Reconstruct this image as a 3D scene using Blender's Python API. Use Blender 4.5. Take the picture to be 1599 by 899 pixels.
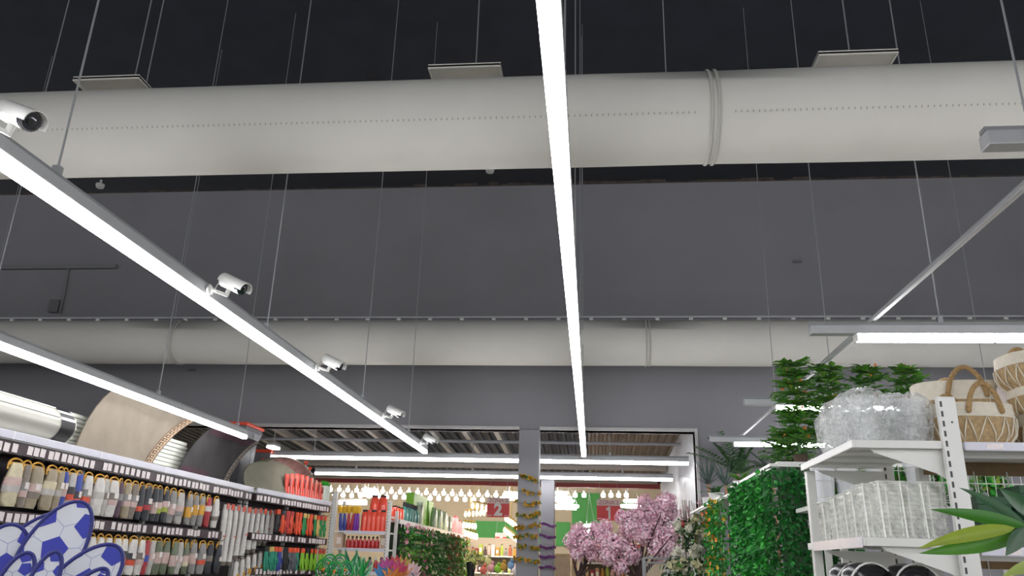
import bpy, math, random
import numpy as np
from mathutils import Vector, Matrix, Euler

# ---------------------------------------------------------------- clear
for o in list(bpy.data.objects):
    bpy.data.objects.remove(o, do_unlink=True)
SC = bpy.context.scene
COL = SC.collection
random.seed(7)
PI = math.pi

# ---------------------------------------------------------------- camera
FPX, YAW, PITCH, ROLL = 1236.364, -0.1053426, 0.3357751, 0.0292418
EYE = Vector((0, 0, 1.6))
_cy, _sy, _cp, _sp = math.cos(YAW), math.sin(YAW), math.cos(PITCH), math.sin(PITCH)
FWD = Vector((_sy * _cp, _cy * _cp, _sp))
_r0 = Vector((_cy, -_sy, 0))
_u0 = _r0.cross(FWD)
RGT = math.cos(ROLL) * _r0 + math.sin(ROLL) * _u0
UPV = -math.sin(ROLL) * _r0 + math.cos(ROLL) * _u0
cd = bpy.data.cameras.new('camera')
cd.sensor_width = 36.0
cd.sensor_fit = 'HORIZONTAL'
cd.lens = FPX / 1599 * 36.0
cd.clip_start = 0.05
cd.clip_end = 200
cam = bpy.data.objects.new('camera', cd)
COL.objects.link(cam)
_m = Matrix((RGT, UPV, -FWD)).transposed().to_4x4()
_m.translation = EYE
cam.matrix_world = _m
SC.camera = cam

# ---------------------------------------------------------------- world, exposure
w = bpy.data.worlds.new('world')
SC.world = w
w.use_nodes = True
w.node_tree.nodes['Background'].inputs[0].default_value = (0.95, 0.97, 1.0, 1)
w.node_tree.nodes['Background'].inputs[1].default_value = 0.78
SC.view_settings.view_transform = 'Standard'
SC.view_settings.look = 'None'
SC.view_settings.gamma = 1.0
SC.view_settings.use_curve_mapping = False
SC.view_settings.exposure = 0.4
LAMP = 17.0          # strength of the LED diffusers


def at(x, y, X=None, Y=None, Z=None):
    """point of the photograph's pixel (1599 x 899) on the plane X, Y or Z = const"""
    d = (x - 799.5) / FPX * RGT - (y - 449.5) / FPX * UPV + FWD
    if X is not None:
        t = (X - EYE.x) / d.x
    elif Y is not None:
        t = (Y - EYE.y) / d.y
    else:
        t = (Z - EYE.z) / d.z
    return EYE + d * t


# ---------------------------------------------------------------- materials
def lin(c):
    c = c.lstrip('#')
    o = []
    for i in (0, 2, 4):
        v = int(c[i:i + 2], 16) / 255
        o.append(v / 12.92 if v <= 0.04045 else ((v + 0.055) / 1.055) ** 2.4)
    return (*o, 1.0)


MATS = {}


def mat(name, col, rough=0.5, metal=0.0, var=0.0, scale=14.0, bump=0.0, bscale=60.0, emit=0.0, ecol=None,
        alpha=1.0, coat=0.0, sheen=0.0, sub=0.0, wave=None):
    if name in MATS:
        return MATS[name]
    m = bpy.data.materials.new(name)
    m.use_nodes = True
    nt = m.node_tree
    b = nt.nodes['Principled BSDF']
    c = lin(col)
    b.inputs['Base Color'].default_value = c
    b.inputs['Roughness'].default_value = rough
    b.inputs['Metallic'].default_value = metal
    if coat:
        b.inputs['Coat Weight'].default_value = coat
        b.inputs['Coat Roughness'].default_value = 0.15
    if sheen:
        b.inputs['Sheen Weight'].default_value = sheen
    if alpha < 1:
        b.inputs['Alpha'].default_value = alpha
    if emit:
        b.inputs['Emission Color'].default_value = lin(ecol or col)
        b.inputs['Emission Strength'].default_value = emit
    if var or bump:
        tc = nt.nodes.new('ShaderNodeTexCoord')
    if var:
        n = nt.nodes.new('ShaderNodeTexNoise')
        n.inputs['Scale'].default_value = scale
        n.inputs['Detail'].default_value = 5
        nt.links.new(tc.outputs['Object'], n.inputs['Vector'])
        r = nt.nodes.new('ShaderNodeValToRGB')
        r.color_ramp.elements[0].position = 0.3
        r.color_ramp.elements[1].position = 0.7
        r.color_ramp.elements[0].color = tuple(max(0, v * (1 - var)) for v in c[:3]) + (1,)
        r.color_ramp.elements[1].color = tuple(min(1, v * (1 + var)) for v in c[:3]) + (1,)
        nt.links.new(n.outputs['Fac'], r.inputs['Fac'])
        nt.links.new(r.outputs['Color'], b.inputs['Base Color'])
    if bump:
        if wave:
            n2 = nt.nodes.new('ShaderNodeTexWave')
            n2.bands_direction = wave
            n2.inputs['Scale'].default_value = bscale
            n2.inputs['Distortion'].default_value = 1.5
        else:
            n2 = nt.nodes.new('ShaderNodeTexNoise')
            n2.inputs['Scale'].default_value = bscale
            n2.inputs['Detail'].default_value = 4
        nt.links.new(tc.outputs['Object'], n2.inputs['Vector'])
        bp = nt.nodes.new('ShaderNodeBump')
        bp.inputs['Strength'].default_value = bump
        bp.inputs['Distance'].default_value = 0.02
        nt.links.new(n2.outputs['Fac'], bp.inputs['Height'])
        nt.links.new(bp.outputs['Normal'], b.inputs['Normal'])
    MATS[name] = m
    return m


def clear_plastic(name, opac, tint, crinkle, bs):
    """thin crinkled clear film: see-through, with hazy white and sharp highlights"""
    if name in MATS:
        return MATS[name]
    m = bpy.data.materials.new(name)
    m.use_nodes = True
    nt = m.node_tree
    for n in list(nt.nodes):
        nt.nodes.remove(n)
    out = nt.nodes.new('ShaderNodeOutputMaterial')
    tr = nt.nodes.new('ShaderNodeBsdfTransparent')
    tr.inputs[0].default_value = (0.96, 0.97, 0.97, 1)
    b = nt.nodes.new('ShaderNodeBsdfPrincipled')
    b.inputs['Base Color'].default_value = lin(tint)
    b.inputs['Roughness'].default_value = 0.12
    b.inputs['Specular IOR Level'].default_value = 0.9
    tc = nt.nodes.new('ShaderNodeTexCoord')
    v = nt.nodes.new('ShaderNodeTexNoise')
    v.inputs['Scale'].default_value = bs
    v.inputs['Detail'].default_value = 6
    v.inputs['Distortion'].default_value = 2.5
    nt.links.new(tc.outputs['Object'], v.inputs['Vector'])
    bp = nt.nodes.new('ShaderNodeBump')
    bp.inputs['Strength'].default_value = crinkle
    bp.inputs['Distance'].default_value = 0.03
    nt.links.new(v.outputs['Fac'], bp.inputs['Height'])
    nt.links.new(bp.outputs['Normal'], b.inputs['Normal'])
    mr = nt.nodes.new('ShaderNodeMapRange')
    mr.inputs['From Min'].default_value = 0.35
    mr.inputs['From Max'].default_value = 0.68
    mr.inputs['To Min'].default_value = max(0, opac - 0.15)
    mr.inputs['To Max'].default_value = min(1, opac + 0.3)
    nt.links.new(v.outputs['Fac'], mr.inputs['Value'])
    mx = nt.nodes.new('ShaderNodeMixShader')
    nt.links.new(mr.outputs['Result'], mx.inputs[0])
    nt.links.new(tr.outputs[0], mx.inputs[1])
    tl = nt.nodes.new('ShaderNodeBsdfTranslucent')
    tl.inputs[0].default_value = lin(tint)
    m3 = nt.nodes.new('ShaderNodeMixShader')
    m3.inputs[0].default_value = 0.45
    nt.links.new(b.outputs[0], m3.inputs[1])
    nt.links.new(tl.outputs[0], m3.inputs[2])
    nt.links.new(m3.outputs[0], mx.inputs[2])
    nt.links.new(mx.outputs[0], out.inputs['Surface'])
    MATS[name] = m
    return m


# ---------------------------------------------------------------- mesh building
class MB:
    def __init__(s):
        s.v, s.f, s.mi = [], [], []

    def add(s, vs, fs, mi=0):
        o = len(s.v)
        s.v.extend([tuple(p) for p in vs])
        s.f.extend([tuple(i + o for i in f) for f in fs])
        s.mi.extend([mi] * len(fs))
        return s

    def box(s, a, b, mi=0, M=None):
        x0, y0, z0 = a
        x1, y1, z1 = b
        vs = [Vector(p) for p in ((x0, y0, z0), (x1, y0, z0), (x1, y1, z0), (x0, y1, z0), (x0, y0, z1), (x1, y0, z1), (x1, y1, z1), (x0, y1, z1))]
        if M:
            vs = [M @ p for p in vs]
        return s.add(vs, [(0, 3, 2, 1), (4, 5, 6, 7), (0, 1, 5, 4), (1, 2, 6, 5), (2, 3, 7, 6), (3, 0, 4, 7)], mi)

    def rings(s, rings, closed_u=True, caps=True, mi=0):
        n = len(rings[0])
        vs = [p for r in rings for p in r]
        fs = []
        for i in range(len(rings) - 1):
            for j in range(n if closed_u else n - 1):
                k = (j + 1) % n
                fs.append((i * n + j, i * n + k, (i + 1) * n + k, (i + 1) * n + j))
        if caps and closed_u:
            fs.append(tuple(reversed(range(n))))
            b = (len(rings) - 1) * n
            fs.append(tuple(b + j for j in range(n)))
        return s.add(vs, fs, mi)

    def tube(s, pts, r, n=6, mi=0, caps=True):
        pts = [Vector(p) for p in pts]
        rr = r if isinstance(r, (list, tuple)) else [r] * len(pts)
        ref = None
        rings = []
        for i, p in enumerate(pts):
            a = pts[max(0, i - 1)]
            b = pts[min(len(pts) - 1, i + 1)]
            t = (b - a).normalized()
            if ref is None:
                ref = t.orthogonal().normalized()
            ref = (ref - t * ref.dot(t))
            ref = ref.normalized() if ref.length > 1e-6 else t.orthogonal().normalized()
            q = t.cross(ref)
            rings.append([p + (ref * math.cos(2 * PI * k / n) + q * math.sin(2 * PI * k / n)) * rr[i] for k in range(n)])
        return s.rings(rings, True, caps, mi)

    def lathe(s, prof, n=14, M=None, sx=1, sy=1, mi=0, caps=True):
        M = M or Matrix()
        rings = [[M @ Vector((r * sx * math.cos(2 * PI * k / n), r * sy * math.sin(2 * PI * k / n), z)) for k in range(n)] for r, z in prof]
        return s.rings(rings, True, caps, mi)

    def grid(s, fn, nu, nv, mi=0, th=0.0):
        vs = [Vector(fn(i / nu, j / nv)) for i in range(nu + 1) for j in range(nv + 1)]
        w_ = nv + 1
        fs = [(i * w_ + j, (i + 1) * w_ + j, (i + 1) * w_ + j + 1, i * w_ + j + 1) for i in range(nu) for j in range(nv)]
        if not th:
            return s.add(vs, fs, mi)
        # give it thickness along a fixed normal estimate
        nrm = []
        for i in range(nu + 1):
            for j in range(nv + 1):
                a = vs[min(nu, i + 1) * w_ + j] - vs[max(0, i - 1) * w_ + j]
                b = vs[i * w_ + min(nv, j + 1)] - vs[i * w_ + max(0, j - 1)]
                nrm.append(a.cross(b).normalized())
        N = len(vs)
        vs2 = vs + [v - k * th for v, k in zip(vs, nrm)]
        f2 = fs + [tuple(N + q for q in reversed(f)) for f in fs]
        for i in range(nu):
            for (j, fl) in ((0, 0), (nv, 1)):
                a, b = i * w_ + j, (i + 1) * w_ + j
                q = (a, a + N, b + N, b)
                f2.append(q if not fl else tuple(reversed(q)))
        for j in range(nv):
            for (i, fl) in ((0, 1), (nu, 0)):
                a, b = i * w_ + j, i * w_ + j + 1
                q = (a, a + N, b + N, b)
                f2.append(q if not fl else tuple(reversed(q)))
        return s.add(vs2, f2, mi)

    def ell(s, c, r, nu=8, nv=6, M=None, mi=0):
        M = M or Matrix()
        c = Vector(c)
        rings = []
        for i in range(nv + 1):
            t = PI * (i + 0.02 if i == 0 else (i - 0.02 if i == nv else i)) / nv
            rings.append([M @ (c + Vector((r[0] * math.sin(t) * math.cos(2 * PI * k / nu), r[1] * math.sin(t) * math.sin(2 * PI * k / nu), -r[2] * math.cos(t)))) for k in range(nu)])
        return s.rings(rings, True, True, mi)

    def prism(s, outline, th, M=None, mi=0):
        M = M or Matrix()
        n = len(outline)
        vs = [M @ Vector((x, y, 0)) for x, y in outline] + [M @ Vector((x, y, th)) for x, y in outline]
        fs = [tuple(reversed(range(n))), tuple(range(n, 2 * n))] + [(i, (i + 1) % n, n + (i + 1) % n, n + i) for i in range(n)]
        return s.add(vs, fs, mi)

    def leaf(s, p, d, n, L, W, mi=0, fold=0.15):
        p, d, n = Vector(p), Vector(d).normalized(), Vector(n)
        sd = d.cross(n)
        sd = sd.normalized() if sd.length > 1e-5 else d.orthogonal().normalized()
        n2 = sd.cross(d)
        m_ = p + d * L * 0.42
        return s.add([p, m_ + sd * W / 2 + n2 * W * fold, p + d * L, m_ - sd * W / 2 + n2 * W * fold], [(0, 1, 2), (0, 2, 3)], mi)

    def mesh(s, name, mats, smooth=False, off=None, angle=35):
        me = bpy.data.meshes.new(name)
        off = Vector(off) if off is not None else None
        vs = s.v if off is None else [(p[0] - off.x, p[1] - off.y, p[2] - off.z) for p in s.v]
        me.from_pydata(vs, [], s.f)
        for m in (mats if isinstance(mats, (list, tuple)) else [mats]):
            me.materials.append(m)
        if any(s.mi):
            me.polygons.foreach_set('material_index', s.mi)
        if smooth:
            me.polygons.foreach_set('use_smooth', [True] * len(me.polygons))
            me.set_sharp_from_angle(angle=math.radians(angle))
        me.update()
        return me

    def build(s, name, mats, parent=None, smooth=False, local=False, bevel=0.0, stuff=False, angle=35):
        off = None
        if parent is not None and not local:
            off = parent.get('_o')
        o = bpy.data.objects.new(name, s.mesh(name, mats, smooth, off, angle))
        COL.objects.link(o)
        if parent is not None:
            o.parent = parent
            if not local and off is not None:
                o['_o'] = off          # children of the part keep the same origin
        if bevel:
            bm_ = o.modifiers.new('bevel', 'BEVEL')
            bm_.width = bevel
            bm_.segments = 2
            bm_.limit_method = 'ANGLE'
        if stuff:
            o['kind'] = 'stuff'
        return o


def inst(name, me, parent=None, m=None, loc=(0, 0, 0), rot=(0, 0, 0), scale=(1, 1, 1), mats=None):
    o = bpy.data.objects.new(name, me)
    COL.objects.link(o)
    o.parent = parent
    o.location, o.rotation_euler, o.scale = loc, rot, scale
    for i, mm in enumerate(mats or ([m] if m else [])):
        o.material_slots[i].link = 'OBJECT'
        o.material_slots[i].material = mm
    return o


def thing(name, label, cat, loc=(0, 0, 0), rot=(0, 0, 0), group=None, scale=None):
    o = bpy.data.objects.new(name, None)
    COL.objects.link(o)
    o.empty_display_size = 0.05
    o.location, o.rotation_euler = loc, rot
    if scale:
        o.scale = (scale,) * 3 if not isinstance(scale, (tuple, list)) else scale
    o['_o'] = tuple(loc)
    return tag(o, label, cat, group)


def tag(o, label, cat, group=None):
    o['label'], o['category'] = label, cat
    if group:
        o['group'] = group
    return o


def struct(o):
    o['kind'] = 'structure'
    return o


_ONES = 'zeroth first second third fourth fifth sixth seventh eighth ninth tenth eleventh twelfth thirteenth fourteenth fifteenth sixteenth seventeenth eighteenth nineteenth twentieth'.split()


def ordw(n):
    if n <= 20:
        return _ONES[n]
    if n < 30:
        return 'twenty-' + _ONES[n - 20]
    if n == 30:
        return 'thirtieth'
    return 'thirty-' + _ONES[n - 30]


def rv(a, b):
    return random.uniform(a, b)


# palette
GREY_WALL = mat('grey_wall_paint', '#88878c', 0.75, var=0.06, scale=1.2, bump=0.05, bscale=40)
BLACK_CEIL = mat('black_ceiling', '#2a2e3a', 0.8, var=0.15, scale=2)
FLOORM = mat('pale_floor_tile', '#b9b5ac', 0.3, var=0.05, scale=2)
WHITE_FABRIC = mat('duct_fabric', '#d6d4cd', 0.75, var=0.03, scale=3, bump=0.03, bscale=30)
DUCT_SEAM = mat('duct_seam', '#b9b8b1', 0.7)
HOLE = mat('duct_hole', '#a9a79f', 0.9)
ALU = mat('aluminium_profile', '#b9bbbd', 0.4, 0.35, var=0.04, scale=10)
LED = mat('led_diffuser', '#ffffff', 0.5, emit=LAMP, ecol='#fdfcff')
WHITE_PLASTIC = mat('white_plastic', '#e6e6e2', 0.4, var=0.02)
DARK_GLASS = mat('dark_glass', '#23262f', 0.12, coat=0.6)
STEEL = mat('steel_wire', '#a9abad', 0.4, 0.5)
PLATE = mat('plate_beige', '#cfccc2', 0.6, var=0.03, scale=5)
WHITE_METAL = mat('white_powder_coat', '#dcdcd8', 0.4, var=0.03, scale=6)
SLOT = mat('slot_dark', '#4a4b4c', 0.7)
LILAC = mat('price_strip', '#cfcfdb', 0.35, var=0.04, scale=8)
PURPLE = mat('dark_purple_strip', '#3a2b32', 0.5, var=0.1, scale=9)
TAG = mat('price_card', '#e9dfdf', 0.6, var=0.08, scale=60)
DARKBACK = mat('dark_back_panel', '#2b2527', 0.7, var=0.15, scale=5)
BLACK = mat('black_plastic', '#1c1d20', 0.45, var=0.1)
YELLOW = mat('yellow_hanger', '#c8952a', 0.4, var=0.1)
ORANGE = mat('orange_plastic', '#f0563c', 0.4, var=0.06)
NAVY = mat('navy_piping', '#2a2f78', 0.55, var=0.06)
BALLBLUE = mat('ball_blue', '#2b34a4', 0.5, var=0.08, scale=30)
BALLWHITE = mat('ball_white', '#d6d8de', 0.55, var=0.03)
SEAM = mat('ball_seam', '#a6adc6', 0.6)

# ================================================================ STRUCTURE
CEIL = 7.54
WY = 8.7                                    # front face of the grey cross wall
OPZ, OPL, OPR = 3.0, -5.4, 1.10             # the opening in it
mb = MB().box((-26, -12, -0.1), (22, 32, 0))
struct(mb.build('floor', FLOORM))
mb = MB().box((-26, -12, CEIL), (22, 24, CEIL + 0.1))
ceil = struct(mb.build('ceiling', BLACK_CEIL))
# cross wall with the opening, uneven top edge
random.seed(3)
mb = MB()
mb.box((-14, WY, 0), (OPL, WY + 0.15, 5.98))
mb.box((OPL, WY, OPZ), (OPR, WY + 0.15, 5.98))
mb.box((OPR, WY, 0), (12, WY + 0.15, 5.98))
wallb = struct(mb.build('wall_back', GREY_WALL))
RUBBLE = mat('raw_wall_edge', '#4a423c', 0.9, var=0.5, scale=9)
mb = MB()
x = -14.0
while x < 12:
    w_ = rv(0.06, 0.4)
    h = rv(0.008, 0.03) if random.random() < 0.8 else rv(0.03, 0.06)
    mb.box((x, WY - 0.004, 5.98), (min(12, x + w_), WY + 0.15, 5.98 + h))
    x += w_
mb.build('raw_top_edge', RUBBLE, wallb)
# column dividing the opening
C0, C1 = at(810, 700, Y=WY - 0.03).x, at(842, 700, Y=WY - 0.03).x
struct(MB().box((C0, WY - 0.03, 0), (C1, WY + 0.2, OPZ + 0.0)).build('trim_1', mat('column_grey', '#8b8b90', 0.7, var=0.04, scale=3), bevel=0.006))
struct(MB().box((C0 + 0.1, 11.0, 0), (at(865, 800, Y=11.0).x, 11.3, 2.70)).build('trim_2', MATS['column_grey'], bevel=0.006))
TRIM = mat('opening_trim', '#b7b6b4', 0.5, var=0.05)
struct(MB().box((OPL, WY - 0.02, OPZ), (C0, WY + 0.17, OPZ + 0.035)).build('trim_3', TRIM))
struct(MB().box((C1, WY - 0.02, OPZ), (OPR + 0.03, WY + 0.17, OPZ + 0.035)).build('trim_4', TRIM))
struct(MB().box((OPR, WY - 0.02, 0), (OPR + 0.03, WY + 0.17, OPZ)).build('trim_5', TRIM))
# conduit and small marks on the wall
cond = MATS['grey_wall_paint']
t = thing('wall_conduit', 'grey cable trunking with a drop pipe high on the left of the dark wall', 'conduit', (-6.6, WY - 0.03, 4.9))
MB().box((-9.0, WY - 0.05, 4.93), (-5.86, WY - 0.001, 4.98)).build('trunking', mat('conduit_grey', '#7f7f82', 0.7), t)
MB().tube([(-6.5, WY - 0.02, 4.93), (-6.48, WY - 0.02, 4.6), (-6.48, WY - 0.02, 4.35)], 0.014).build('drop_pipe', MATS['conduit_grey'], t)
MB().box((-6.62, WY - 0.05, 4.36), (-6.5, WY - 0.001, 4.52)).build('junction_box', mat('conduit_dark', '#6a6a6d', 0.7), t, bevel=0.004)
for x, y, lab in ((300, 578, 'small dark plate on the wall under the far duct, above the left lamps'), (1245, 409, 'small dark stub fixed on the right of the dark wall')):
    p = at(x, y, Y=WY)
    o = MB().box((p.x - 0.05, WY - 0.02, p.z - 0.012), (p.x + 0.05, WY - 0.001, p.z + 0.012)).build('wall_plate', MATS['conduit_dark'], None, bevel=0.004)
    tag(o, lab, 'wall plate')

# ---------------------------------------------------------------- room beyond the opening
SLOPE0, SLOPE1 = (WY + 0.15, 3.32), (14.0, 3.06)


def zc(y):
    return SLOPE0[1] + (y - SLOPE0[0]) / (SLOPE1[0] - SLOPE0[0]) * (SLOPE1[1] - SLOPE0[1])


DECK = mat('dark_decking', '#3d414c', 0.6, var=0.12, scale=3)
BROWN = mat('brown_decking', '#7c6c5c', 0.55, var=0.1, scale=4)
BEAM = mat('pale_beam', '#a8a4a0', 0.5, var=0.08)
mb = MB()
c2 = MB()
# dark trapezoid decking on the left, brown corrugated decking on the right
for x0, x1, n, M_ in ((-8, -0.05, 70, c2), (-0.05, 1.2, 12, mb)):
    for i in range(n):
        a = x0 + (x1 - x0) * i / n
        b = x0 + (x1 - x0) * (i + 1) / n
        d = 0.035
        pr = [(a, 0), (a + (b - a) * 0.3, 0), (a + (b - a) * 0.45, d), (a + (b - a) * 0.85, d), (b, 0)]
        vs = [Vector((px, yy, zc(yy) + pz)) for yy in (SLOPE0[0], 14.0) for px, pz in pr]
        M_.add(vs, [(k, k + 5, k + 6, k + 1) for k in range(4)])
ce2 = struct(c2.build('ceiling_decking', DECK))
struct(mb.build('ceiling_decking_brown', BROWN))
MB().box((-8, SLOPE0[0], 3.42), (1.4, 14.0, 3.5)).build('roof_slab', DECK, ce2)
# beams under it, along the aisle
for i, bx in enumerate([-4.6, -4.16, -3.74, -3.32, -2.9, -2.48, -2.06, -1.64, -1.22]):
    vs = []
    for yy in (SLOPE0[0], 12.4):
        for dx, dz in ((-0.03, -0.07), (0.03, -0.07), (0.03, 0), (-0.03, 0)):
            vs.append((bx + dx, yy, zc(yy) + dz))
    b_ = MB().add(vs, [(0, 1, 5, 4), (1, 2, 6, 5), (2, 3, 7, 6), (3, 0, 4, 7), (0, 3, 2, 1), (4, 5, 6, 7)])
    o = b_.build('roof_beam', BEAM, ce2)
# service pipes across
for y_, z_, r_, m_, xa, xb in ((10.1, 3.07, 0.02, 'pipe_grey', -5.0, 1.1), (12.2, 3.02, 0.05, 'pipe_pale', -6, 1.1), (13.9, 2.99, 0.045, 'pipe_pale', -7, 1.1)):
    o = MB().tube([(xa, y_, z_), (xb, y_, z_)], r_, 10).build('service_pipe', mat(m_, '#8d8f94' if 'grey' in m_ else '#a39c93', 0.5), None, smooth=True)
    tag(o, {10.1: 'thin grey pipe running across just behind the opening', 12.2: 'pale thick pipe running across between the two cross lamp rows', 13.9: 'pale pipe running across right above the red beam'}[y_], 'pipe')
RED = mat('red_beam', '#a5474a', 0.5, var=0.1)
o = MB().box((-8, 14.0, 2.885), (1.15, 14.12, 2.985)).build('trim_6', RED)
struct(o)
struct(MB().box((-8, 14.0, 2.985), (1.4, 14.2, 3.5)).build('wall_header', DECK))
# white corrugated side wall: each sheet a piece
SHEET = mat('white_sheet', '#cfd0d2', 0.4, 0.15, var=0.04)
sw = struct(MB().box((1.16, WY + 0.15, 0), (1.2, 13.6, 3.3)).build('wall_side', SHEET))
n = 11
for i in range(n):
    y0 = WY + 0.17 + i * 0.43
    y1 = y0 + 0.42
    mb = MB()
    prof = []
    for k in range(5):
        a = y0 + (y1 - y0) * k / 5
        d = (y1 - y0) / 5
        prof += [(1.155, a), (1.155, a + d * 0.5), (1.13, a + d * 0.6), (1.13, a + d * 0.9)]
    vs = [(px, py, zz) for zz in (0.0, 3.24) for px, py in prof]
    q = len(prof)
    mb.add(vs, [(k, k + 1, q + k + 1, q + k) for k in range(q - 1)])
    mb.build('sheet', SHEET, sw)
# hall beyond
HALLW = mat('hall_wall_beige', '#b3a894', 0.7, var=0.05)
GREENP = mat('green_panel', '#2f8f3a', 0.5, var=0.06)
hw = struct(MB().box((-10, 24, 0), (8, 24.1, 4.6)).build('wall_far', HALLW))
struct(MB().box((-10, 14.2, 4.2), (8, 24, 4.3)).build('ceiling_hall', mat('hall_ceiling', '#9a968e', 0.8)))
struct(MB().box((1.2, 14.0, 0), (8, 14.1, 4.2)).build('wall_hall_side', HALLW))
struct(MB().box((-8.1, WY + 0.15, 0), (-8.0, 24, 4.2)).build('wall_left', HALLW))
for k, (xa, xb, ya, yb) in enumerate(((725, 832, 815, 849), (842, 866, 812, 852), (868, 890, 815, 852), (893, 936, 770, 840), (970, 990, 785, 822))):
    a, b = at(xa, yb, Y=23.97), at(xb, ya, Y=23.97)
    MB().box((a.x, 23.95, a.z), (b.x, 24.0, b.z)).build('green_panel', GREENP, hw)

# ================================================================ DUCTS
DZ, DR = 3.775, 0.2356


def duct(y, label, seams, fabric_rail):
    t = thing('air_duct', label, 'air duct', (-1, y, DZ), group=None)
    xs = [-10.0] + sorted(seams) + [8.0]
    n = 40
    mb = MB()
    rings = []
    for i in range(len(xs) - 1):
        a, b = xs[i], xs[i + 1]
        k = max(2, int((b - a) / 0.6))
        for j in range(k + 1):
            xx = a + (b - a) * j / k
            r = DR * (1.0 if 0 < j < k else 0.985)
            rings.append([(xx, y + r * math.cos(2 * PI * q / n), DZ + r * math.sin(2 * PI * q / n)) for q in range(n)])
    mb.rings(rings)
    mb.build('fabric_tube', WHITE_FABRIC, t, smooth=True, angle=60)
    for sx in seams:
        for dx in (-0.022, 0.012):
            m2 = MB()
            m2.lathe([(DR + 0.001, 0), (DR + 0.006, 0.004), (DR + 0.006, 0.012), (DR + 0.001, 0.016)], 40, Matrix.Translation((sx + dx, y, DZ)) @ Matrix.Rotation(PI / 2, 4, 'Y'), caps=False)
            m2.build('seam_ring', DUCT_SEAM, t, smooth=True)
    return t


d1 = duct(3.6, 'nearer big round white fabric air duct across the top of the view', [at(1118, 180, Y=3.38).x, at(1118, 180, Y=3.38).x + 6, at(1118, 180, Y=3.38).x - 6], False)
mb = MB()
ph = -PI + 0.42
xx = -4.2
seamx = at(1118, 180, Y=3.38).x
while xx < 4.2:
    if abs(xx - seamx) > 0.08:
        y_, z_ = 3.6 + (DR + 0.0008) * math.cos(ph), DZ + (DR + 0.0008) * math.sin(ph)
        nrm = Vector((0, math.cos(ph), math.sin(ph)))
        tg = Vector((0, -math.sin(ph), math.cos(ph)))
        pts = [Vector((xx, y_, z_)) + Vector((0.0035 * math.cos(2 * PI * k / 6), 0, 0)) + tg * 0.007 * math.sin(2 * PI * k / 6) for k in range(6)]
        mb.add(pts, [tuple(range(6))])
    xx += 0.0275
mb.build('air_hole_row', HOLE, d1, stuff=True)
for wx in (-4.5, -2.5, 0.4, 2.4):
    MB().tube([(wx, 3.63, DZ + 0.22), (wx, 3.63, CEIL)], 0.0035, 5).build('suspension_wire', STEEL, d1)
# weld marks of the second duct, its rail and clips
d2 = duct(7.92, 'farther round white fabric air duct hung on a rail in front of the grey wall', [at(1012, 530, Y=7.69).x, at(265, 530, Y=7.69).x], True)
MB().box((-10, 7.905, DZ + DR + 0.03), (8, 7.935, DZ + DR + 0.05)).build('hanging_rail', ALU, d2)
cl = MB().box((-0.02, -0.012, 0), (0.02, 0.012, 0.045)).mesh('clip', WHITE_PLASTIC)
for i in range(-29, 23):
    inst('clip', cl, d2, None, Vector((i * 0.34, 7.92, DZ + DR - 0.006)) - d2.location)
for wx in (-6.8, -4.55, -2.355, -0.094, 2.355, 4.68):
    MB().tube([(wx, 7.92, DZ + DR + 0.05), (wx, 7.92, CEIL)], 0.004, 5).build('suspension_wire', STEEL, d2)

# square plates above the near duct
for i, cx in enumerate((-2.685, -0.665, 1.355)):
    lab = ('left', 'middle', 'right')[i]
    t = thing('square_plate', ('beige square plate above the near duct, beside the left hanging rod',
                               'beige square plate above the near duct, left of the centre lamp',
                               'beige square plate above the near duct at the right')[i], 'plate', (cx, 3.74, 4.09), group='square plates over the near duct')
    MB().box((cx - 0.195, 3.54, 4.095), (cx + 0.195, 3.94, 4.105)).build('plate_sheet', PLATE, t)
    mb = MB()
    for a, b in (((cx - 0.195, 3.54, 4.085), (cx + 0.195, 3.547, 4.112)), ((cx - 0.195, 3.933, 4.085), (cx + 0.195, 3.94, 4.112)),
                 ((cx - 0.195, 3.547, 4.085), (cx - 0.188, 3.933, 4.112)), ((cx + 0.188, 3.547, 4.085), (cx + 0.195, 3.933, 4.112))):
        mb.box(a, b)
    mb.build('plate_rim', mat('plate_rim', '#dcd9d0', 0.5), t)
    MB().tube([(cx + 0.03, 3.74, 4.105), (cx + 0.03, 3.74, CEIL)], 0.004, 5).build('suspension_wire', STEEL, t)

# sprinkler heads on the dark ceiling
for (x, y, lab) in ((765, 267, 'small white detector on the black ceiling above the wall, near the centre'), (156, 291, 'small white detector on the black ceiling above the wall, at left')):
    p = at(x, y, Z=CEIL - 0.12)
    t = thing('ceiling_detector', lab, 'detector', (p.x, p.y, CEIL - 0.16))
    MB().lathe([(0.02, 0), (0.06, 0.02), (0.07, 0.06), (0.07, 0.08)], 14, Matrix.Translation((p.x, p.y, CEIL - 0.16))).build('head', WHITE_PLASTIC, t, smooth=True)
    MB().tube([(p.x, p.y, CEIL - 0.08), (p.x, p.y, CEIL)], 0.02, 8).build('mount', WHITE_PLASTIC, t)

# ================================================================ LED LINES
LZ = 2.72


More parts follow.
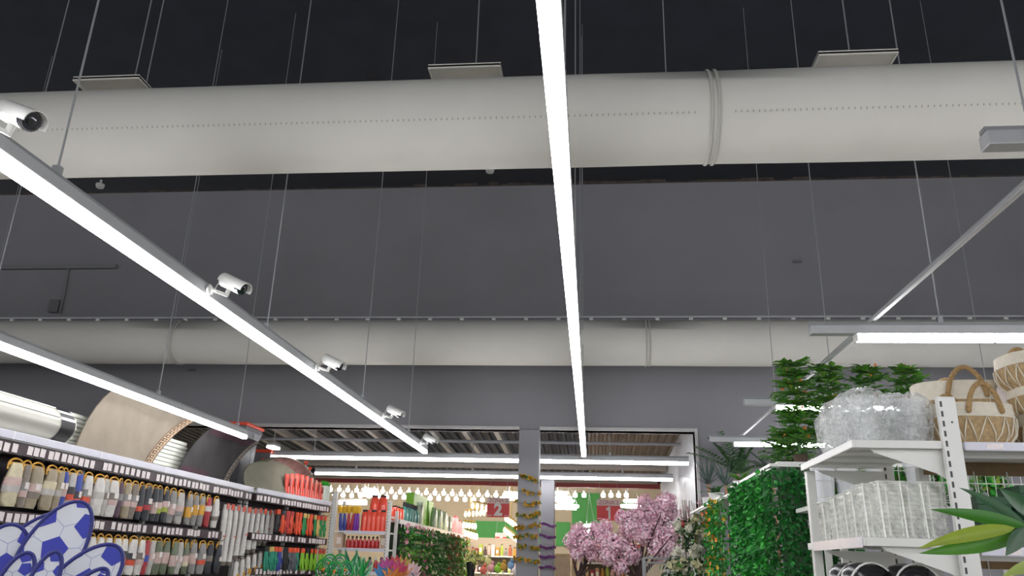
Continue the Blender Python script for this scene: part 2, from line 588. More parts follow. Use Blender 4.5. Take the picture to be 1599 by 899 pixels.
def led_line(label, axis, c, a, b, segs, wires, group, rail_from=None, diff=True, zoff=0.0):
    """linear lamp: aluminium housing, lit diffusers below it, wires to the ceiling"""
    def P(s_, o_, z_):
        return (c + o_, s_, z_) if axis == 'Y' else (s_, c + o_, z_)

    z = LZ + zoff
    t = thing('linear_lamp' if diff else 'lamp_rail', label, 'lamp' if diff else 'rail', P((a + b) / 2, 0, z), group=group)

    def bx(s0, s1, o0, o1, z0, z1):
        m_ = MB()
        p, q = P(s0, o0, z0), P(s1, o1, z1)
        return m_.box(tuple(map(min, p, q)), tuple(map(max, p, q)))
    hw_ = 0.026 if diff else 0.011
    bx(a, b, -hw_, hw_, z + 0.0, z + (0.045 if diff else 0.02)).build('housing', ALU, t, bevel=0.003)
    bx(a, b, -hw_ * 0.6, hw_ * 0.6, z + (0.045 if diff else 0.02), z + (0.06 if diff else 0.026)).build('mounting_channel', mat('channel_grey', '#97999b', 0.45, 0.3), t)
    if diff:
        for s0, s1 in segs:
            bx(s0 + 0.004, s1 - 0.004, -0.0235, 0.0235, z - 0.034, z).build('diffuser', LED, t, bevel=0.004)
        for e in (segs[0][0], segs[-1][1]):
            bx(e - 0.004, e + 0.004, -0.025, 0.025, z - 0.035, z).build('end_cap', WHITE_PLASTIC, t)
    for s_ in wires:
        w0 = P(s_, 0, z + (0.06 if diff else 0.026))
        o = MB().tube([w0, (w0[0], w0[1], CEIL)], 0.004, 5).build('suspension_wire', STEEL, t)
        MB().box((w0[0] - 0.012, w0[1] - 0.012, w0[2] - 0.01), (w0[0] + 0.012, w0[1] + 0.012, w0[2] + 0.03)).build('wire_grip', STEEL, o)
    return t


def cuts(a, b, L):
    n_ = max(1, round((b - a) / L))
    return [(a + (b - a) * i / n_, a + (b - a) * (i + 1) / n_) for i in range(n_)]


G = 'linear lamps along the aisle'
led_line('long lit linear lamp running up the centre of the view', 'Y', -0.085, -3.5, 8.44, cuts(-3.5, 8.44, 2.9), (-1.5, 0.6, 2.3, 4.0, 5.9, 7.7), G)
lampL = led_line('long lit linear lamp on the left that carries the white cameras', 'Y', -1.765, -3.5, 8.40, cuts(-3.5, 8.40, 2.3), (-1.5, 0.3, 2.2, 4.01, 5.93, 7.56), G)
led_line('lower lit linear lamp at far left, in front of the rugs', 'Y', -3.375, -3.5, 7.50, cuts(-3.5, 7.5, 2.3), (-1.5, 0.3, 2.1, 3.95, 5.83, 7.3), G)
led_line('unlit grey rail slanting in from the right edge toward the plants', 'Y', 1.385, -3.5, 7.75, [], (0.6, 2.35), None, diff=False, zoff=0.06)
crossY = (-1.65, 0.2, 2.05, 3.92, 5.76, 7.52)
clab = {3: 'lit cross lamp under the grey rail at right, above the baskets', 4: 'lit cross lamp half hidden behind the orange-flowered plants', 5: 'short lit cross lamp above the green fern and hanging leaves',
        2: 'cross lamp whose grey end juts in at the right edge before the near duct', 1: 'cross lamp at right behind the viewer', 0: 'rearmost cross lamp at right behind the viewer'}
for i, y_ in enumerate(crossY):
    a0 = 1.50 if i == 2 else 1.30
    led_line(clab[i], 'X', y_, 1.085, 4.6, cuts(a0, 4.6, 0.70), (1.71, 3.6), 'cross lamps under the right rail')
led_line('front lit cross lamp just behind the opening and grey column', 'X', 9.02, -3.72, 1.06, cuts(-3.72, 1.06, 2.4), (-3.2, -1.9, 0.2), 'cross lamps behind the opening')
led_line('rear lit cross lamp behind the opening, above the red beam', 'X', 10.75, -3.77, 1.05, cuts(-3.77, 1.05, 2.4), (-3.2, -1.6, 0.4), 'cross lamps behind the opening')
# the wires of the two lamps behind the opening end at the low decking
for t in [o for o in COL.objects if o.get('group') == 'cross lamps behind the opening']:
    for c in [c for c in t.children if c.name.startswith('suspension_wire')]:
        top = zc(t.location.y) + 0.02
        for v in c.data.vertices:
            if v.co.z + t.location.z > 3.5:
                v.co.z = top - t.location.z
# loose lamp end seen at the left of the opening
t = thing('spot_lamp', 'short bright lamp end beside the grey bin with orange lid', 'lamp', (-3.9, 9.9, 2.95))
p = at(427, 697, Y=9.6)
t.location = p
t['_o'] = tuple(p)
MB().box((p.x - 0.05, 9.5, p.z - 0.03), (p.x + 0.05, 9.7, p.z + 0.0)).build('diffuser', LED, t, bevel=0.008)
MB().box((p.x - 0.05, 9.5, p.z), (p.x + 0.05, 9.7, p.z + 0.03)).build('housing', ALU, t)
MB().tube([(p.x, 9.6, p.z + 0.03), (p.x, 9.6, zc(9.6) + 0.02)], 0.006, 6).build('rod', STEEL, t)

# ================================================================ BULLET CAMERAS
def security_camera(y, label, px=-1.70, yawd=(0.86, -0.24, -0.42)):
    base = Vector((-1.735, y - 0.06, LZ + 0.025))
    t = thing('security_camera', label, 'camera', base, group='white bullet cameras on the left lamp')
    d = Vector(yawd).normalized()
    c = Vector((px + 0.05, y, LZ + 0.068))
    # local frame: z along the view direction
    up = Vector((0, 0, 1))
    sx = d.cross(up).normalized()
    uy = sx.cross(d)
    M_ = Matrix((sx, uy, d)).transposed().to_4x4()
    M_.translation = c
    body = MB().lathe([(0.022, -0.075), (0.029, -0.068), (0.030, -0.06), (0.030, 0.055), (0.028, 0.060)], 18, M_).build('body', WHITE_PLASTIC, t, smooth=True)
    MB().lathe([(0.027, 0.0601), (0.027, 0.0615)], 18, M_).build('front_glass', DARK_GLASS, body, smooth=True)
    MB().lathe([(0.0305, 0.040), (0.0305, 0.0598)], 18, M_).build('front_ring', DARK_GLASS, body, smooth=True)
    MB().lathe([(0.013, 0.0616), (0.013, 0.066), (0.008, 0.067)], 14, M_).build('lens', mat('lens_black', '#0d0e12', 0.1, coat=1), body, smooth=True)
    # sunshield: upper shell that overhangs the front
    mb = MB()

    def shell(u, v):
        a = -0.25 + v * (PI + 0.5)
        ln = -0.07 + u * (0.155 + 0.0)
        return M_ @ Vector((0.034 * math.cos(a), 0.034 * math.sin(a), ln))
    mb.grid(shell, 6, 14, th=-0.0025)
    mb.build('sunshield', WHITE_PLASTIC, t, smooth=True)
    # bracket: round base on the lamp, arm and knuckle
    MB().lathe([(0.024, 0), (0.024, 0.008), (0.018, 0.012)], 16, Matrix.Translation(base) @ Matrix.Rotation(PI / 2, 4, 'Y')).build('bracket_base', WHITE_PLASTIC, t, smooth=True)
    k = c - uy * 0.052 + d * -0.01
    arm = MB().tube([base + Vector((0.008, 0, 0)), base + Vector((0.03, 0.01, -0.004)), k - Vector((0.0, 0, 0.006))], 0.008, 8).build('bracket_arm', WHITE_PLASTIC, t, smooth=True)
    MB().tube([k - uy * 0.012, k + uy * 0.026], 0.011, 10).build('knuckle', WHITE_PLASTIC, arm, smooth=True)
    MB().tube([c - d * 0.072, c - d * 0.09 - uy * 0.03, base + Vector((0.02, 0.0, -0.02)), base + Vector((0.005, -0.01, 0.0))], 0.003, 6).build('cable', WHITE_PLASTIC, t, smooth=True)


security_camera(1.86, 'large white bullet camera at the left edge before the near duct')
security_camera(3.32, 'white bullet camera, second from the left edge, against the dark wall')
security_camera(4.82, 'white bullet camera overlapping the lower edge of the far duct')
security_camera(6.52, 'white bullet camera just above the opening trim, fourth along the lamp')
security_camera(8.05, 'smallest white bullet camera at the far end of the left lamp')


# ================================================================ LEFT SHELF RUN
SX = -3.5                                   # its front face toward the aisle
random.seed(11)


def shelf_run(label, p0, p1, z_top, rails, tags):
    """one run of gondola shelving: p0, p1 = front line on plan; built along local +Y, front at local x = 0 facing +X"""
    p0, p1 = Vector((*p0, 0)), Vector((*p1, 0))
    d = (p1 - p0)
    L = d.length
    t = thing('shelf_run', label, 'shelf', p0, (0, 0, math.atan2(-d.x, d.y)), group='left shelf runs')
    MB().box((-0.5, 0, z_top - 0.035), (-0.004, L, z_top)).build('top_board', WHITE_METAL, t, local=True)
    lipm = MB()
    lipm.box((-0.004, 0, z_top - 0.03), (0.012, L, z_top + 0.02))
    lip = lipm.build('front_lip', LILAC, t, local=True, bevel=0.004)
    MB().box((-0.16, 0.0, 0.1), (-0.13, L, z_top - 0.035)).build('back_panel', DARKBACK, t, local=True)
    MB().box((-0.5, 0, 0), (-0.02, L, 0.1)).build('plinth', WHITE_METAL, t, local=True)
    n = max(1, round(L / 0.95))
    for i in range(n + 1):
        y = min(max(i * L / n, 0.02), L - 0.02)
        MB().box((-0.13, y - 0.02, 0.1), (-0.10, y + 0.02, z_top - 0.035)).build('upright', WHITE_METAL, t, local=True)
        if 0 < i < n:
            MB().box((0.0122, y - 0.006, z_top - 0.03), (0.0135, y + 0.006, z_top + 0.02)).build('lip_joint', mat('lip_joint', '#e6e6ee', 0.4), t, local=True)
    tagm = MB().box((0, -0.024, -0.026), (0.0015, 0.024, 0.026)).mesh('price_card', TAG)
    for z, ya, yb, tg in rails:
        r = MB().box((-0.10, ya, z - 0.036), (0.004, yb, z + 0.036)).build('price_rail', PURPLE, t, local=True)
        y = ya + 0.04
        while y < yb - 0.03:
            if random.random() < tg:
                inst('price_card', tagm, r, None, (0.006, y, z + rv(-0.004, 0.004)), (rv(-0.06, 0.06), 0, 0))
            y += rv(0.055, 0.085)
    return t


runA = shelf_run('long left shelf run hung with packed gloves, rugs on top', (SX, 2.7), (SX, 8.15), 2.262,
                 ((2.185, 0, 5.45, 0.93), (1.785, 0, 4.9, 0.9), (1.375, 0, 5.45, 0.7)), True)
B0, B1 = (-3.47, 8.17), (-3.27, 10.02)
runB = shelf_run('far end of the left shelves, hung with orange and lime gloves', B0, B1, 2.262,
                 ((2.185, 0, 1.85, 0.9), (1.80, 0, 1.85, 0.8), (1.46, 0, 1.85, 0.8)), True)

# ---------------- glove packs -------------------------------------------------
def pack_meshes():
    out = []
    for k in range(3):
        rd = random.Random(k)
        rings = []
        n = 12
        N = 10
        for i in range(N + 1):
            u = i / N
            z = -0.035 - u * 0.255
            wdt = 0.034 + 0.012 * math.sin(u * PI * 0.9) + (0.008 if u > 0.7 else 0) * (u - 0.7) / 0.3
            if u < 0.08:
                wdt *= 0.75
            if u > 0.95:
                wdt *= 0.8
            dp = 0.026 + 0.008 * math.sin(u * PI) + rd.uniform(-0.002, 0.002)
            sh = 0.006 * math.sin(u * 5 + k)
            rings.append([(dp * math.cos(2 * PI * q / n), sh + wdt * math.sin(2 * PI * q / n) * (1 + 0.03 * rd.uniform(-1, 1)), z) for q in range(n)])
        body = MB().rings(rings).mesh('pack_body', MATS['white_plastic'], smooth=True, angle=70)
        def ring(u0, u1, ex):
            rr = []
            for u in (u0, u1):
                z = -0.035 - u * 0.255
                wdt = 0.034 + 0.012 * math.sin(u * PI * 0.9) + (0.008 * max(0, u - 0.7) / 0.3) + ex
                dp = 0.026 + 0.008 * math.sin(u * PI) + ex
                sh = 0.006 * math.sin(u * 5 + k)
                rr.append([(dp * math.cos(2 * PI * q / n), sh + wdt * math.sin(2 * PI * q / n), z) for q in range(n)])
            return MB().rings(rr)
        b1 = ring(0.36, 0.55, 0.0035).mesh('paper_band', MATS['white_plastic'], smooth=True)
        b2 = ring(0.55, 0.70, 0.0035).mesh('paper_band', MATS['white_plastic'], smooth=True)
        hg = MB()
        pts = [(0.0, 0.044 * math.cos(a), -0.045 + 0.036 * math.sin(a)) for a in [PI * j / 8 for j in range(9)]]
        hg.tube([(0.004, 0.046, -0.075)] + pts + [(0.004, -0.046, -0.075)], 0.0055, 6)
        hg.box((-0.004, -0.04, -0.05), (0.004, 0.04, -0.030))
        hang = hg.mesh('hanger', YELLOW)
        out.append((body, b1, b2, hang))
    return out


PK = pack_meshes()
HOOK = MB().tube([(-0.13, 0, 0.012), (0.035, 0, 0.0), (0.042, 0, 0.014)], 0.003, 5).mesh('hook', BLACK)


LCARD = MB().box((0.036, -0.02, -0.165), (0.0385, 0.02, -0.125)).mesh('label_card', mat('label_card', '#d9d2cd', 0.5, var=0.25, scale=90))


def cm(n, c, **k):
    return mat('pack_' + n, c, 0.45, var=0.10, scale=45, bump=0.15, bscale=90, **k)


PC = dict(cream=cm('cream', '#c9c0a0'), khaki=cm('khaki', '#9d917a'), taupe=cm('taupe', '#7d746a'), white=cm('white', '#d3d0cb'), lgrey=cm('lgrey', '#b5b2ad'),
          grey=cm('grey', '#8b8a88'), black=cm('black', '#33363c'), blue=cm('blue', '#3b4fa6'), purple=cm('purple', '#5b4450'), green=cm('green', '#66705a'),
          red=cm('red', '#a8383f'), orange=cm('orange', '#cf5138'), yellow=cm('yellow', '#cf9a35'), lime=cm('lime', '#9aa53e'), pink=cm('pink', '#c3a9a2'), olive=cm('olive', '#75785f'))
PCN = dict(cream='cream', khaki='khaki', taupe='taupe', white='white', lgrey='pale grey', grey='grey', black='black', blue='blue', purple='plum', green='grey-green',
           red='red', orange='orange', yellow='yellow', lime='lime', pink='pinkish', olive='olive')


def hang_packs(row, zt, rowname, ypx):
    for i, (x, sc, a, b, c) in enumerate(row):
        y = at(x, ypx, X=SX).y
        lab = f"{PCN[a]} glove pack, {ordw(i + 1)} from the left in the {rowname} row of left shelf"
        t = thing('glove_pack', lab, 'glove pack', (SX + rv(-0.006, 0.012), y, zt), (rv(-0.05, 0.05), 0, rv(-0.2, 0.2)), group='glove packs on the left shelf', scale=(1, sc, 1))
        bo, b1, b2, hg = PK[i % 3]
        inst('pack_body', bo, t, PC[a])
        dz = rv(-0.025, 0.02)
        inst('paper_band', b1, t, PC[b], (0, 0, dz))
        inst('paper_band', b2, t, PC[c], (0, 0, dz))
        if i % 3 != 1:
            inst('label_card', LCARD, t, None, (0, rv(-0.006, 0.006), dz))
        inst('hanger', hg, t)
        inst('hook', HOOK, t)


ROW1 = [(-22, 1, 'khaki', 'pink', 'pink'), (12, 1.25, 'cream', 'pink', 'lgrey'), (30, 0.75, 'taupe', 'grey', 'pink'), (49, 1.15, 'khaki', 'pink', 'taupe'), (72, 1.3, 'khaki', 'cream', 'lgrey'),
        (87, 0.7, 'khaki', 'khaki', 'lgrey'), (95, 0.55, 'blue', 'pink', 'pink'), (106, 0.8, 'lgrey', 'black', 'orange'), (118, 0.85, 'blue', 'black', 'orange'), (132, 0.95, 'white', 'grey', 'orange'),
        (149, 1.1, 'white', 'lgrey', 'white'), (160, 0.7, 'lgrey', 'taupe', 'lgrey'), (174, 1.25, 'white', 'taupe', 'pink'), (185, 0.6, 'purple', 'grey', 'purple'), (196, 0.9, 'khaki', 'grey', 'pink'),
        (208, 0.95, 'taupe', 'grey', 'pink'), (218, 0.7, 'black', 'black', 'orange'), (230, 1.0, 'black', 'black', 'red'), (240, 0.75, 'black', 'pink', 'pink'), (248, 0.85, 'black', 'pink', 'lime'),
        (258, 0.9, 'black', 'pink', 'lime'), (269, 0.95, 'grey', 'pink', 'pink'), (283, 1.2, 'lgrey', 'pink', 'grey'), (297, 0.9, 'grey', 'yellow', 'yellow'), (307, 0.9, 'grey', 'yellow', 'yellow'),
        (317, 0.85, 'grey', 'yellow', 'yellow'), (328, 0.95, 'red', 'white', 'red'), (339, 0.8, 'white', 'white', 'taupe')]
hang_packs(ROW1, 2.135, 'top', 770)
ROW2 = [(-20, 1, 'lgrey', 'taupe', 'pink'), (3, 1, 'taupe', 'grey', 'pink'), (20, 1, 'khaki', 'grey', 'pink'), (36, 1, 'white', 'grey', 'pink'), (52, 1, 'lgrey', 'taupe', 'pink'), (68, 1, 'khaki', 'pink', 'pink'), (84, 1, 'white', 'black', 'orange'),
        (104, 1, 'white', 'lgrey', 'pink'), (124, 1.1, 'white', 'pink', 'white'), (138, 0.9, 'white', 'lgrey', 'white'), (152, 1.0, 'white', 'grey', 'pink'), (165, 0.9, 'white', 'pink', 'grey'), (177, 0.9, 'white', 'grey', 'pink'),
        (188, 0.95, 'white', 'black', 'orange'), (203, 1.15, 'white', 'black', 'orange'), (216, 1.0, 'white', 'taupe', 'pink'), (226, 0.75, 'red', 'blue', 'red'), (234, 0.75, 'lgrey', 'pink', 'lgrey'),
        (245, 1.05, 'green', 'pink', 'pink'), (258, 1.0, 'green', 'pink', 'pink'), (270, 1.05, 'green', 'pink', 'pink'), (279, 0.8, 'lgrey', 'pink', 'lgrey'), (288, 0.85, 'green', 'pink', 'cream'),
        (299, 1.0, 'grey', 'pink', 'pink'), (312, 1.15, 'grey', 'grey', 'orange'), (326, 1.0, 'black', 'taupe', 'black'), (340, 1.0, 'black', 'black', 'black')]
hang_packs(ROW2, 1.735, 'lower', 865)

# long white glove bundles beside them
def bundle_meshes():
    out = []
    for k, L in enumerate((0.52, 0.46, 0.40, 0.33, 0.30)):
        rd = random.Random(50 + k)
        rings = []
        n = 10
        for i in range(9):
            u = i / 8
            z = -0.03 - u * L
            r = 0.030 + 0.007 * math.sin(u * 7 + k) * 0.4 + (0.008 * u)
            if i == 0:
                r *= 0.6
            rings.append([(r * 0.8 * math.cos(2 * PI * q / n) + 0.004 * math.sin(u * 4), r * math.sin(2 * PI * q / n) + 0.008 * math.sin(u * 3 + k), z) for q in range(n)])
        body = MB().rings(rings).mesh('bundle_body', PC['white'], smooth=True, angle=70)
        tipr = [[(p[0] * 1.02, p[1] * 1.02, p[2] - 0.002) for p in rings[-1]], [(p[0] * 0.8, p[1] * 0.8, p[2] - 0.035) for p in rings[-1]]]
        tip = MB().rings(tipr).mesh('knit_tip', PC['taupe'], smooth=True)
        card = MB().box((0.03, -0.028, -0.075), (0.033, 0.028, -0.02)).mesh('header_card', PC['orange'])
        bandz = -0.03 - L * 0.55
        band = MB().box((0.031, -0.022, bandz - 0.012), (0.034, 0.022, bandz)).mesh('red_print', PC['orange'])
        out.append((body, tip, card, band, L))
    return out


BU = bundle_meshes()
WB = [(352, 0, 2.10), (360, 0, 2.10), (369, 0, 2.10), (378, 1, 2.10), (387, 1, 2.10), (396, 2, 2.10), (404, 2, 2.11), (412, 3, 2.11), (420, 3, 2.11), (427, 4, 2.12)]
for i, (x, k, z) in enumerate(WB):
    y = at(x, 800, X=SX).y
    bo, ti, ca, ba, L = BU[k]
    t = thing('glove_bundle', f'tall white glove bundle, {ordw(i + 1)} from the left under the orange cards', 'glove bundle', (SX - 0.01, y, z), (0, 0, rv(-0.2, 0.2)), group='long white glove bundles')
    inst('bundle_body', bo, t)
    inst('knit_tip', ti, t)
    inst('header_card', ca, t)
    if i % 2 == 0:
        inst('red_print', ba, t)
    inst('hook', HOOK, t)
WB2 = [(366, 1.60), (375, 1.62), (384, 1.65), (393, 1.67), (402, 1.69), (411, 1.70), (419, 1.74)]
for i, (x, z) in enumerate(WB2):
    y = at(x, 880, X=SX).y
    bo, ti, ca, ba, L = BU[4]
    t = thing('glove_bundle', f'white and yellow glove bundle, {ordw(i + 1)} from the left, below the tall white ones', 'glove bundle', (SX + 0.02, y, z - 0.0), (0, 0, rv(-0.2, 0.2)), group='lower white glove bundles')
    inst('bundle_body', bo, t)
    inst('knit_tip', ti, t, PC['taupe'], (0, 0, 0.3))
    inst('header_card', ca, t, PC['yellow'], (0, 0, -0.14))
    inst('hook', HOOK, t)

# rubber gloves on the far run
def glove_mesh(seed):
    rd = random.Random(seed)
    mb = MB()
    # palm and cuff, hanging with the fingers down; local z 0 = hook, x = toward the aisle
    rings = []
    for u, wd in ((0, 0.030), (0.1, 0.034), (0.35, 0.034), (0.55, 0.040), (0.62, 0.040), (0.64, 0.034)):
        z = -0.05 - u * 0.25
        rings.append([(0.014 * math.cos(2 * PI * q / 10), wd * math.sin(2 * PI * q / 10), z) for q in range(10)])
    mb.rings(rings)
    for k, (y0, ln) in enumerate(((-0.028, 0.070), (-0.009, 0.085), (0.010, 0.090), (0.028, 0.075))):
        b = Vector((0, y0, -0.195))
        tip = b + Vector((rd.uniform(-0.01, 0.015), y0 * 0.25 + rd.uniform(-0.004, 0.004), -ln))
        mb.tube([b, (b + tip) / 2, b * 0.1 + tip * 0.9, tip], [0.010, 0.0095, 0.008, 0.004], 7)
    mb.tube([(0, 0.030, -0.14), (0.006, 0.052, -0.175), (0.008, 0.058, -0.215)], [0.012, 0.010, 0.006], 7)
    return mb


def cuff_mesh():
    mb = MB()
    rr = []
    for z, wd in ((-0.035, 0.030), (-0.05, 0.034), (-0.085, 0.036)):
        rr.append([(0.017 * math.cos(2 * PI * q / 10), wd * math.sin(2 * PI * q / 10), z) for q in range(10)])
    return mb.rings(rr)


gcol = dict(redg=mat('glove_red', '#c23a35', 0.45, var=0.12), orange=mat('glove_orange', '#e8552f', 0.4, var=0.1), green=mat('glove_green', '#1f8c4d', 0.4, var=0.12), teal=mat('glove_teal', '#2a8f74', 0.4, var=0.1),
            blue=mat('glove_blue', '#36469c', 0.4, var=0.1), grey=mat('glove_grey', '#64696e', 0.5, var=0.1), lime=mat('glove_lime', '#86c02c', 0.4, var=0.1), black=mat('glove_black', '#232428', 0.5), tan=mat('glove_tan', '#d3b368', 0.5, var=0.1))
GM = [glove_mesh(k).mesh('hand_piece', gcol['red' 'g'], smooth=True, angle=70) for k in range(3)]
CU = cuff_mesh().mesh('cuff', BLACK, smooth=True)
DIRB = Vector((B1[0] - B0[0], B1[1] - B0[1], 0))
ROTB = math.atan2(-DIRB.x, DIRB.y)


def on_runB(x, y):
    """point of runB's face under a pixel column"""
    d = at(x, y, Z=3) - EYE if y < 850 else EYE - at(x, y, Z=0.1)
    if y >= 850:
        d = at(x, y, Y=20) - EYE
    # intersect on plan with the line B0 + s * DIRB
    a, b, c, e = DIRB.x, -d.x, DIRB.y, -d.y
    r0, r1 = EYE.x - B0[0], EYE.y - B0[1]
    s_ = (r0 * e - b * r1) / (a * e - b * c)
    return Vector((B0[0], B0[1], 0)) + DIRB * s_


GR = {'top': (2.13, 815, [(431, 'black', 'orange'), (438, 'orange', 'black'), (446, 'redg', 'redg'), (453, 'orange', 'redg'), (460, 'orange', 'orange'), (466, 'orange', 'orange'), (473, 'green', 'tan'), (478, 'orange', 'tan'), (483, 'orange', 'orange'), (489, 'green', 'tan'), (494, 'tan', 'orange'), (499, 'green', 'redg'), (505, 'green', 'orange')]),
      'lower': (1.745, 865, [(412, 'teal', 'black'), (420, 'teal', 'tan'), (428, 'teal', 'orange'), (434, 'blue', 'orange'), (442, 'black', 'black'), (450, 'grey', 'orange'), (456, 'grey', 'orange'), (462, 'teal', 'orange'), (470, 'lime', 'orange'), (477, 'lime', 'black'), (484, 'lime', 'orange'), (490, 'lime', 'orange'), (497, 'lime', 'redg'), (503, 'lime', 'redg')])}
gname = dict(redg='red', orange='orange', green='green', teal='teal', blue='blue', grey='grey', lime='lime green', black='black', tan='tan')
for rn, (z, ypx, lst) in GR.items():
    for i, (x, a, b) in enumerate(lst):
        p = on_runB(x, ypx)
        if p.y < B0[1]:
            p = Vector((SX, at(x, ypx, X=SX).y, 0))
        t = thing('rubber_glove', f'{gname[a]} rubber glove, {ordw(i + 1)} from the left in {rn} row at shelf end', 'glove', (p.x + 0.02, p.y, z), (rv(-0.1, 0.1), 0, ROTB + rv(-0.4, 0.4)), group='rubber gloves at the far shelf end')
        inst('hand_piece', GM[i % 3], t, gcol[a])
        inst('cuff', CU, t, gcol[b])
        inst('hook', HOOK, t, None, (0, 0, -0.03))

# ---------------- things on top of the left shelves --------------------------
TOPZ = 2.262
RUGB = mat('rug_beige', '#857b6d', 0.9, var=0.10, scale=6, bump=0.2, bscale=250)
RUGK = mat('rug_black', '#2f2d2d', 0.9, var=0.25, scale=5, bump=0.2, bscale=250)
RUGKP = mat('rug_plum', '#3f2530', 0.9, var=0.25, scale=5)
RUGO = mat('rug_olive', '#807d6c', 0.9, var=0.12, scale=5, bump=0.2, bscale=250)
RUGR = mat('rug_rose', '#86605a', 0.9, var=0.35, scale=14)
BORD = mat('rug_border_brown', '#4a372c', 0.9, var=0.2)
BORDL = mat('rug_border_light', '#b49c80', 0.9, var=0.1)
FOAM = mat('foam_white', '#d9dbd0', 0.7, var=0.04, scale=4)
WRAP = mat('wrapped_white', '#bdbcb2', 0.25, var=0.03, scale=4, coat=0.4)


def curl(b0, b1, t0, t1, zb, zt, xb, xm, xt, inset=0.0):
    """sheet standing on the shelf and curling toward the aisle: u along the shelf, v up"""
    def fn(u, v):
        yb = b0 + (b1 - b0) * u
        yt = t0 + (t1 - t0) * u
        e = v ** 1.1
        y = yb + (yt - yb) * e
        z = zb + (zt - zb) * (0.72 * v + 0.28 * math.sin(v * PI / 2))
        x = (1 - v) ** 2 * xb + 2 * v * (1 - v) * xm + v * v * xt
        return Vector((x + inset, y, z))
    return fn


def rug(label, fn, mats, border, loc, patch=None):
    t = thing('rug', label, 'rug', loc, group='rugs displayed on top of the left shelf')
    MB().grid(fn, 14, 14, th=0.008).build('pile', mats, t, smooth=True, angle=60)
    if border:
        ba, bb, key, lm = border
        nb = 14

        def sub(u0, u1, v0, v1, ex):
            mb_ = MB()
            mb_.grid(lambda u, v: fn(u0 + (u1 - u0) * u, v0 + (v1 - v0) * v) + Vector((ex, 0, 0)), 2, 4)
            return mb_
        s1 = MB().grid(lambda u, v: fn(ba + (bb - ba) * u, v) + Vector((0.003, 0, 0)), 2, 14)
        bo = s1.build('border', lm, t, smooth=True)
        k = MB()
        for e in (0.0, 0.9):
            k.grid(lambda u, v: fn(ba + (bb - ba) * (e + 0.1 * u), v) + Vector((0.005, 0, 0)), 1, 14)
        for q in range(nb):
            v0 = q / nb
            dv = 1 / nb
            for (ua, ub, va, vb) in ((0.2, 0.8, 0.08, 0.22), (0.2, 0.34, 0.22, 0.80), (0.34, 0.66, 0.66, 0.80), (0.56, 0.68, 0.40, 0.66)):
                k.grid(lambda u, v: fn(ba + (bb - ba) * (ua + (ub - ua) * u), v0 + dv * (va + (vb - va) * v)) + Vector((0.005, 0, 0)), 1, 2)
        k.build('border_key_pattern', key, bo)
    if patch:
        for nm, (u0, u1, v0, v1), m_ in patch:
            MB().grid(lambda u, v: fn(u0 + (u1 - u0) * u, v0 + (v1 - v0) * v) + Vector((0.003, 0, 0)), 6, 6).build(nm, m_, t, smooth=True)
    return t


rug('beige rug with a brown key-pattern border curling up behind the lamp', curl(5.36, 6.36, 5.60, 6.95, TOPZ + 0.004, 2.775, SX - 0.15, SX - 0.19, SX - 0.10), RUGB, (0.885, 1.0, BORD, BORDL), (SX, 5.6, TOPZ))
rug('black and plum rug with a pale key-pattern border curling up', curl(6.83, 7.82, 7.30, 8.40, TOPZ + 0.004, 2.78, SX - 0.15, SX - 0.19, SX - 0.10), RUGK, (0.91, 1.0, mat('rug_border_grey', '#a39a8c', 0.9), RUGK), (SX, 7.2, TOPZ),
    (('plum_lower_field', (0.02, 0.55, 0.02, 0.16), RUGKP), ('plum_upper_field', (0.05, 0.9, 0.80, 0.97), RUGKP)))


def arch(u, v):
    y = 7.96 + 1.35 * u + 0.42 * v ** 1.3
    h = 0.41 * (1 - 0.55 * max(0, abs(u - 0.42) * 1.7) ** 2.2)
    z = TOPZ + 0.004 + h * math.sin(v * PI / 2)
    bx_ = -3.50 + 0.12 * u
    return Vector((bx_ - 0.10 * math.sin(v * PI) + 0.02 * v, y, z))


rug('olive rug with a rose floral top curving over behind orange scoops', arch, RUGO, None, (SX, 8.5, TOPZ), (('rose_floral_field', (0.12, 0.85, 0.66, 0.98), RUGR),))

# wrapped rug roll with black and white stripes at its end
t = thing('wrapped_rug_roll', 'white plastic-wrapped rug roll with black striped end at far left', 'rug roll', (-3.66, 4.3, TOPZ), group='rolls on the left shelf')
M_ = Matrix.Translation((-3.655, 0, TOPZ + 0.134)) @ Matrix.Rotation(-PI / 2, 4, 'X')


def rollrings(ya, yb, r, n=28, k=6):
    rr = []
    for i in range(k + 1):
        y = ya + (yb - ya) * i / k
        rr.append([(-3.655 + r * 1.08 * math.cos(2 * PI * q / n) * (1 + 0.03 * math.cos(6 * PI * q / n)), y, TOPZ + 0.136 + r * math.sin(2 * PI * q / n)) for q in range(n)])
    return MB().rings(rr)


rollrings(2.9, 5.12, 0.13).build('roll', WRAP, t, smooth=True, angle=50)
# the band: black with two white stripes running round the roll
for k, (q0, q1, m_) in enumerate(((-75, 14, BLACK), (14, 22, WHITE_PLASTIC), (22, 36, BLACK), (36, 45, WHITE_PLASTIC), (45, 110, BLACK))):
    mb = MB()
    mb.grid(lambda u, v: Vector((-3.655 + 0.1335 * 1.08 * math.cos(math.radians(q0 + (q1 - q0) * v)) * (1 + 0.03 * math.cos(3 * math.radians(q0 + (q1 - q0) * v))), 4.955 + 0.15 * u, TOPZ + 0.136 + 0.1335 * math.sin(math.radians(q0 + (q1 - q0) * v)))), 1, 8)
    mb.build('band_stripe', m_, t, smooth=True)
for a in (20, 52):
    mb = MB()
    mb.tube([(-3.655 + 0.132 * 1.08 * math.cos(math.radians(a)), yy, TOPZ + 0.136 + 0.132 * math.sin(math.radians(a))) for yy in (2.9, 3.6, 4.3, 4.94)], 0.006, 6)
    mb.build('film_fold', WRAP, t, smooth=True)

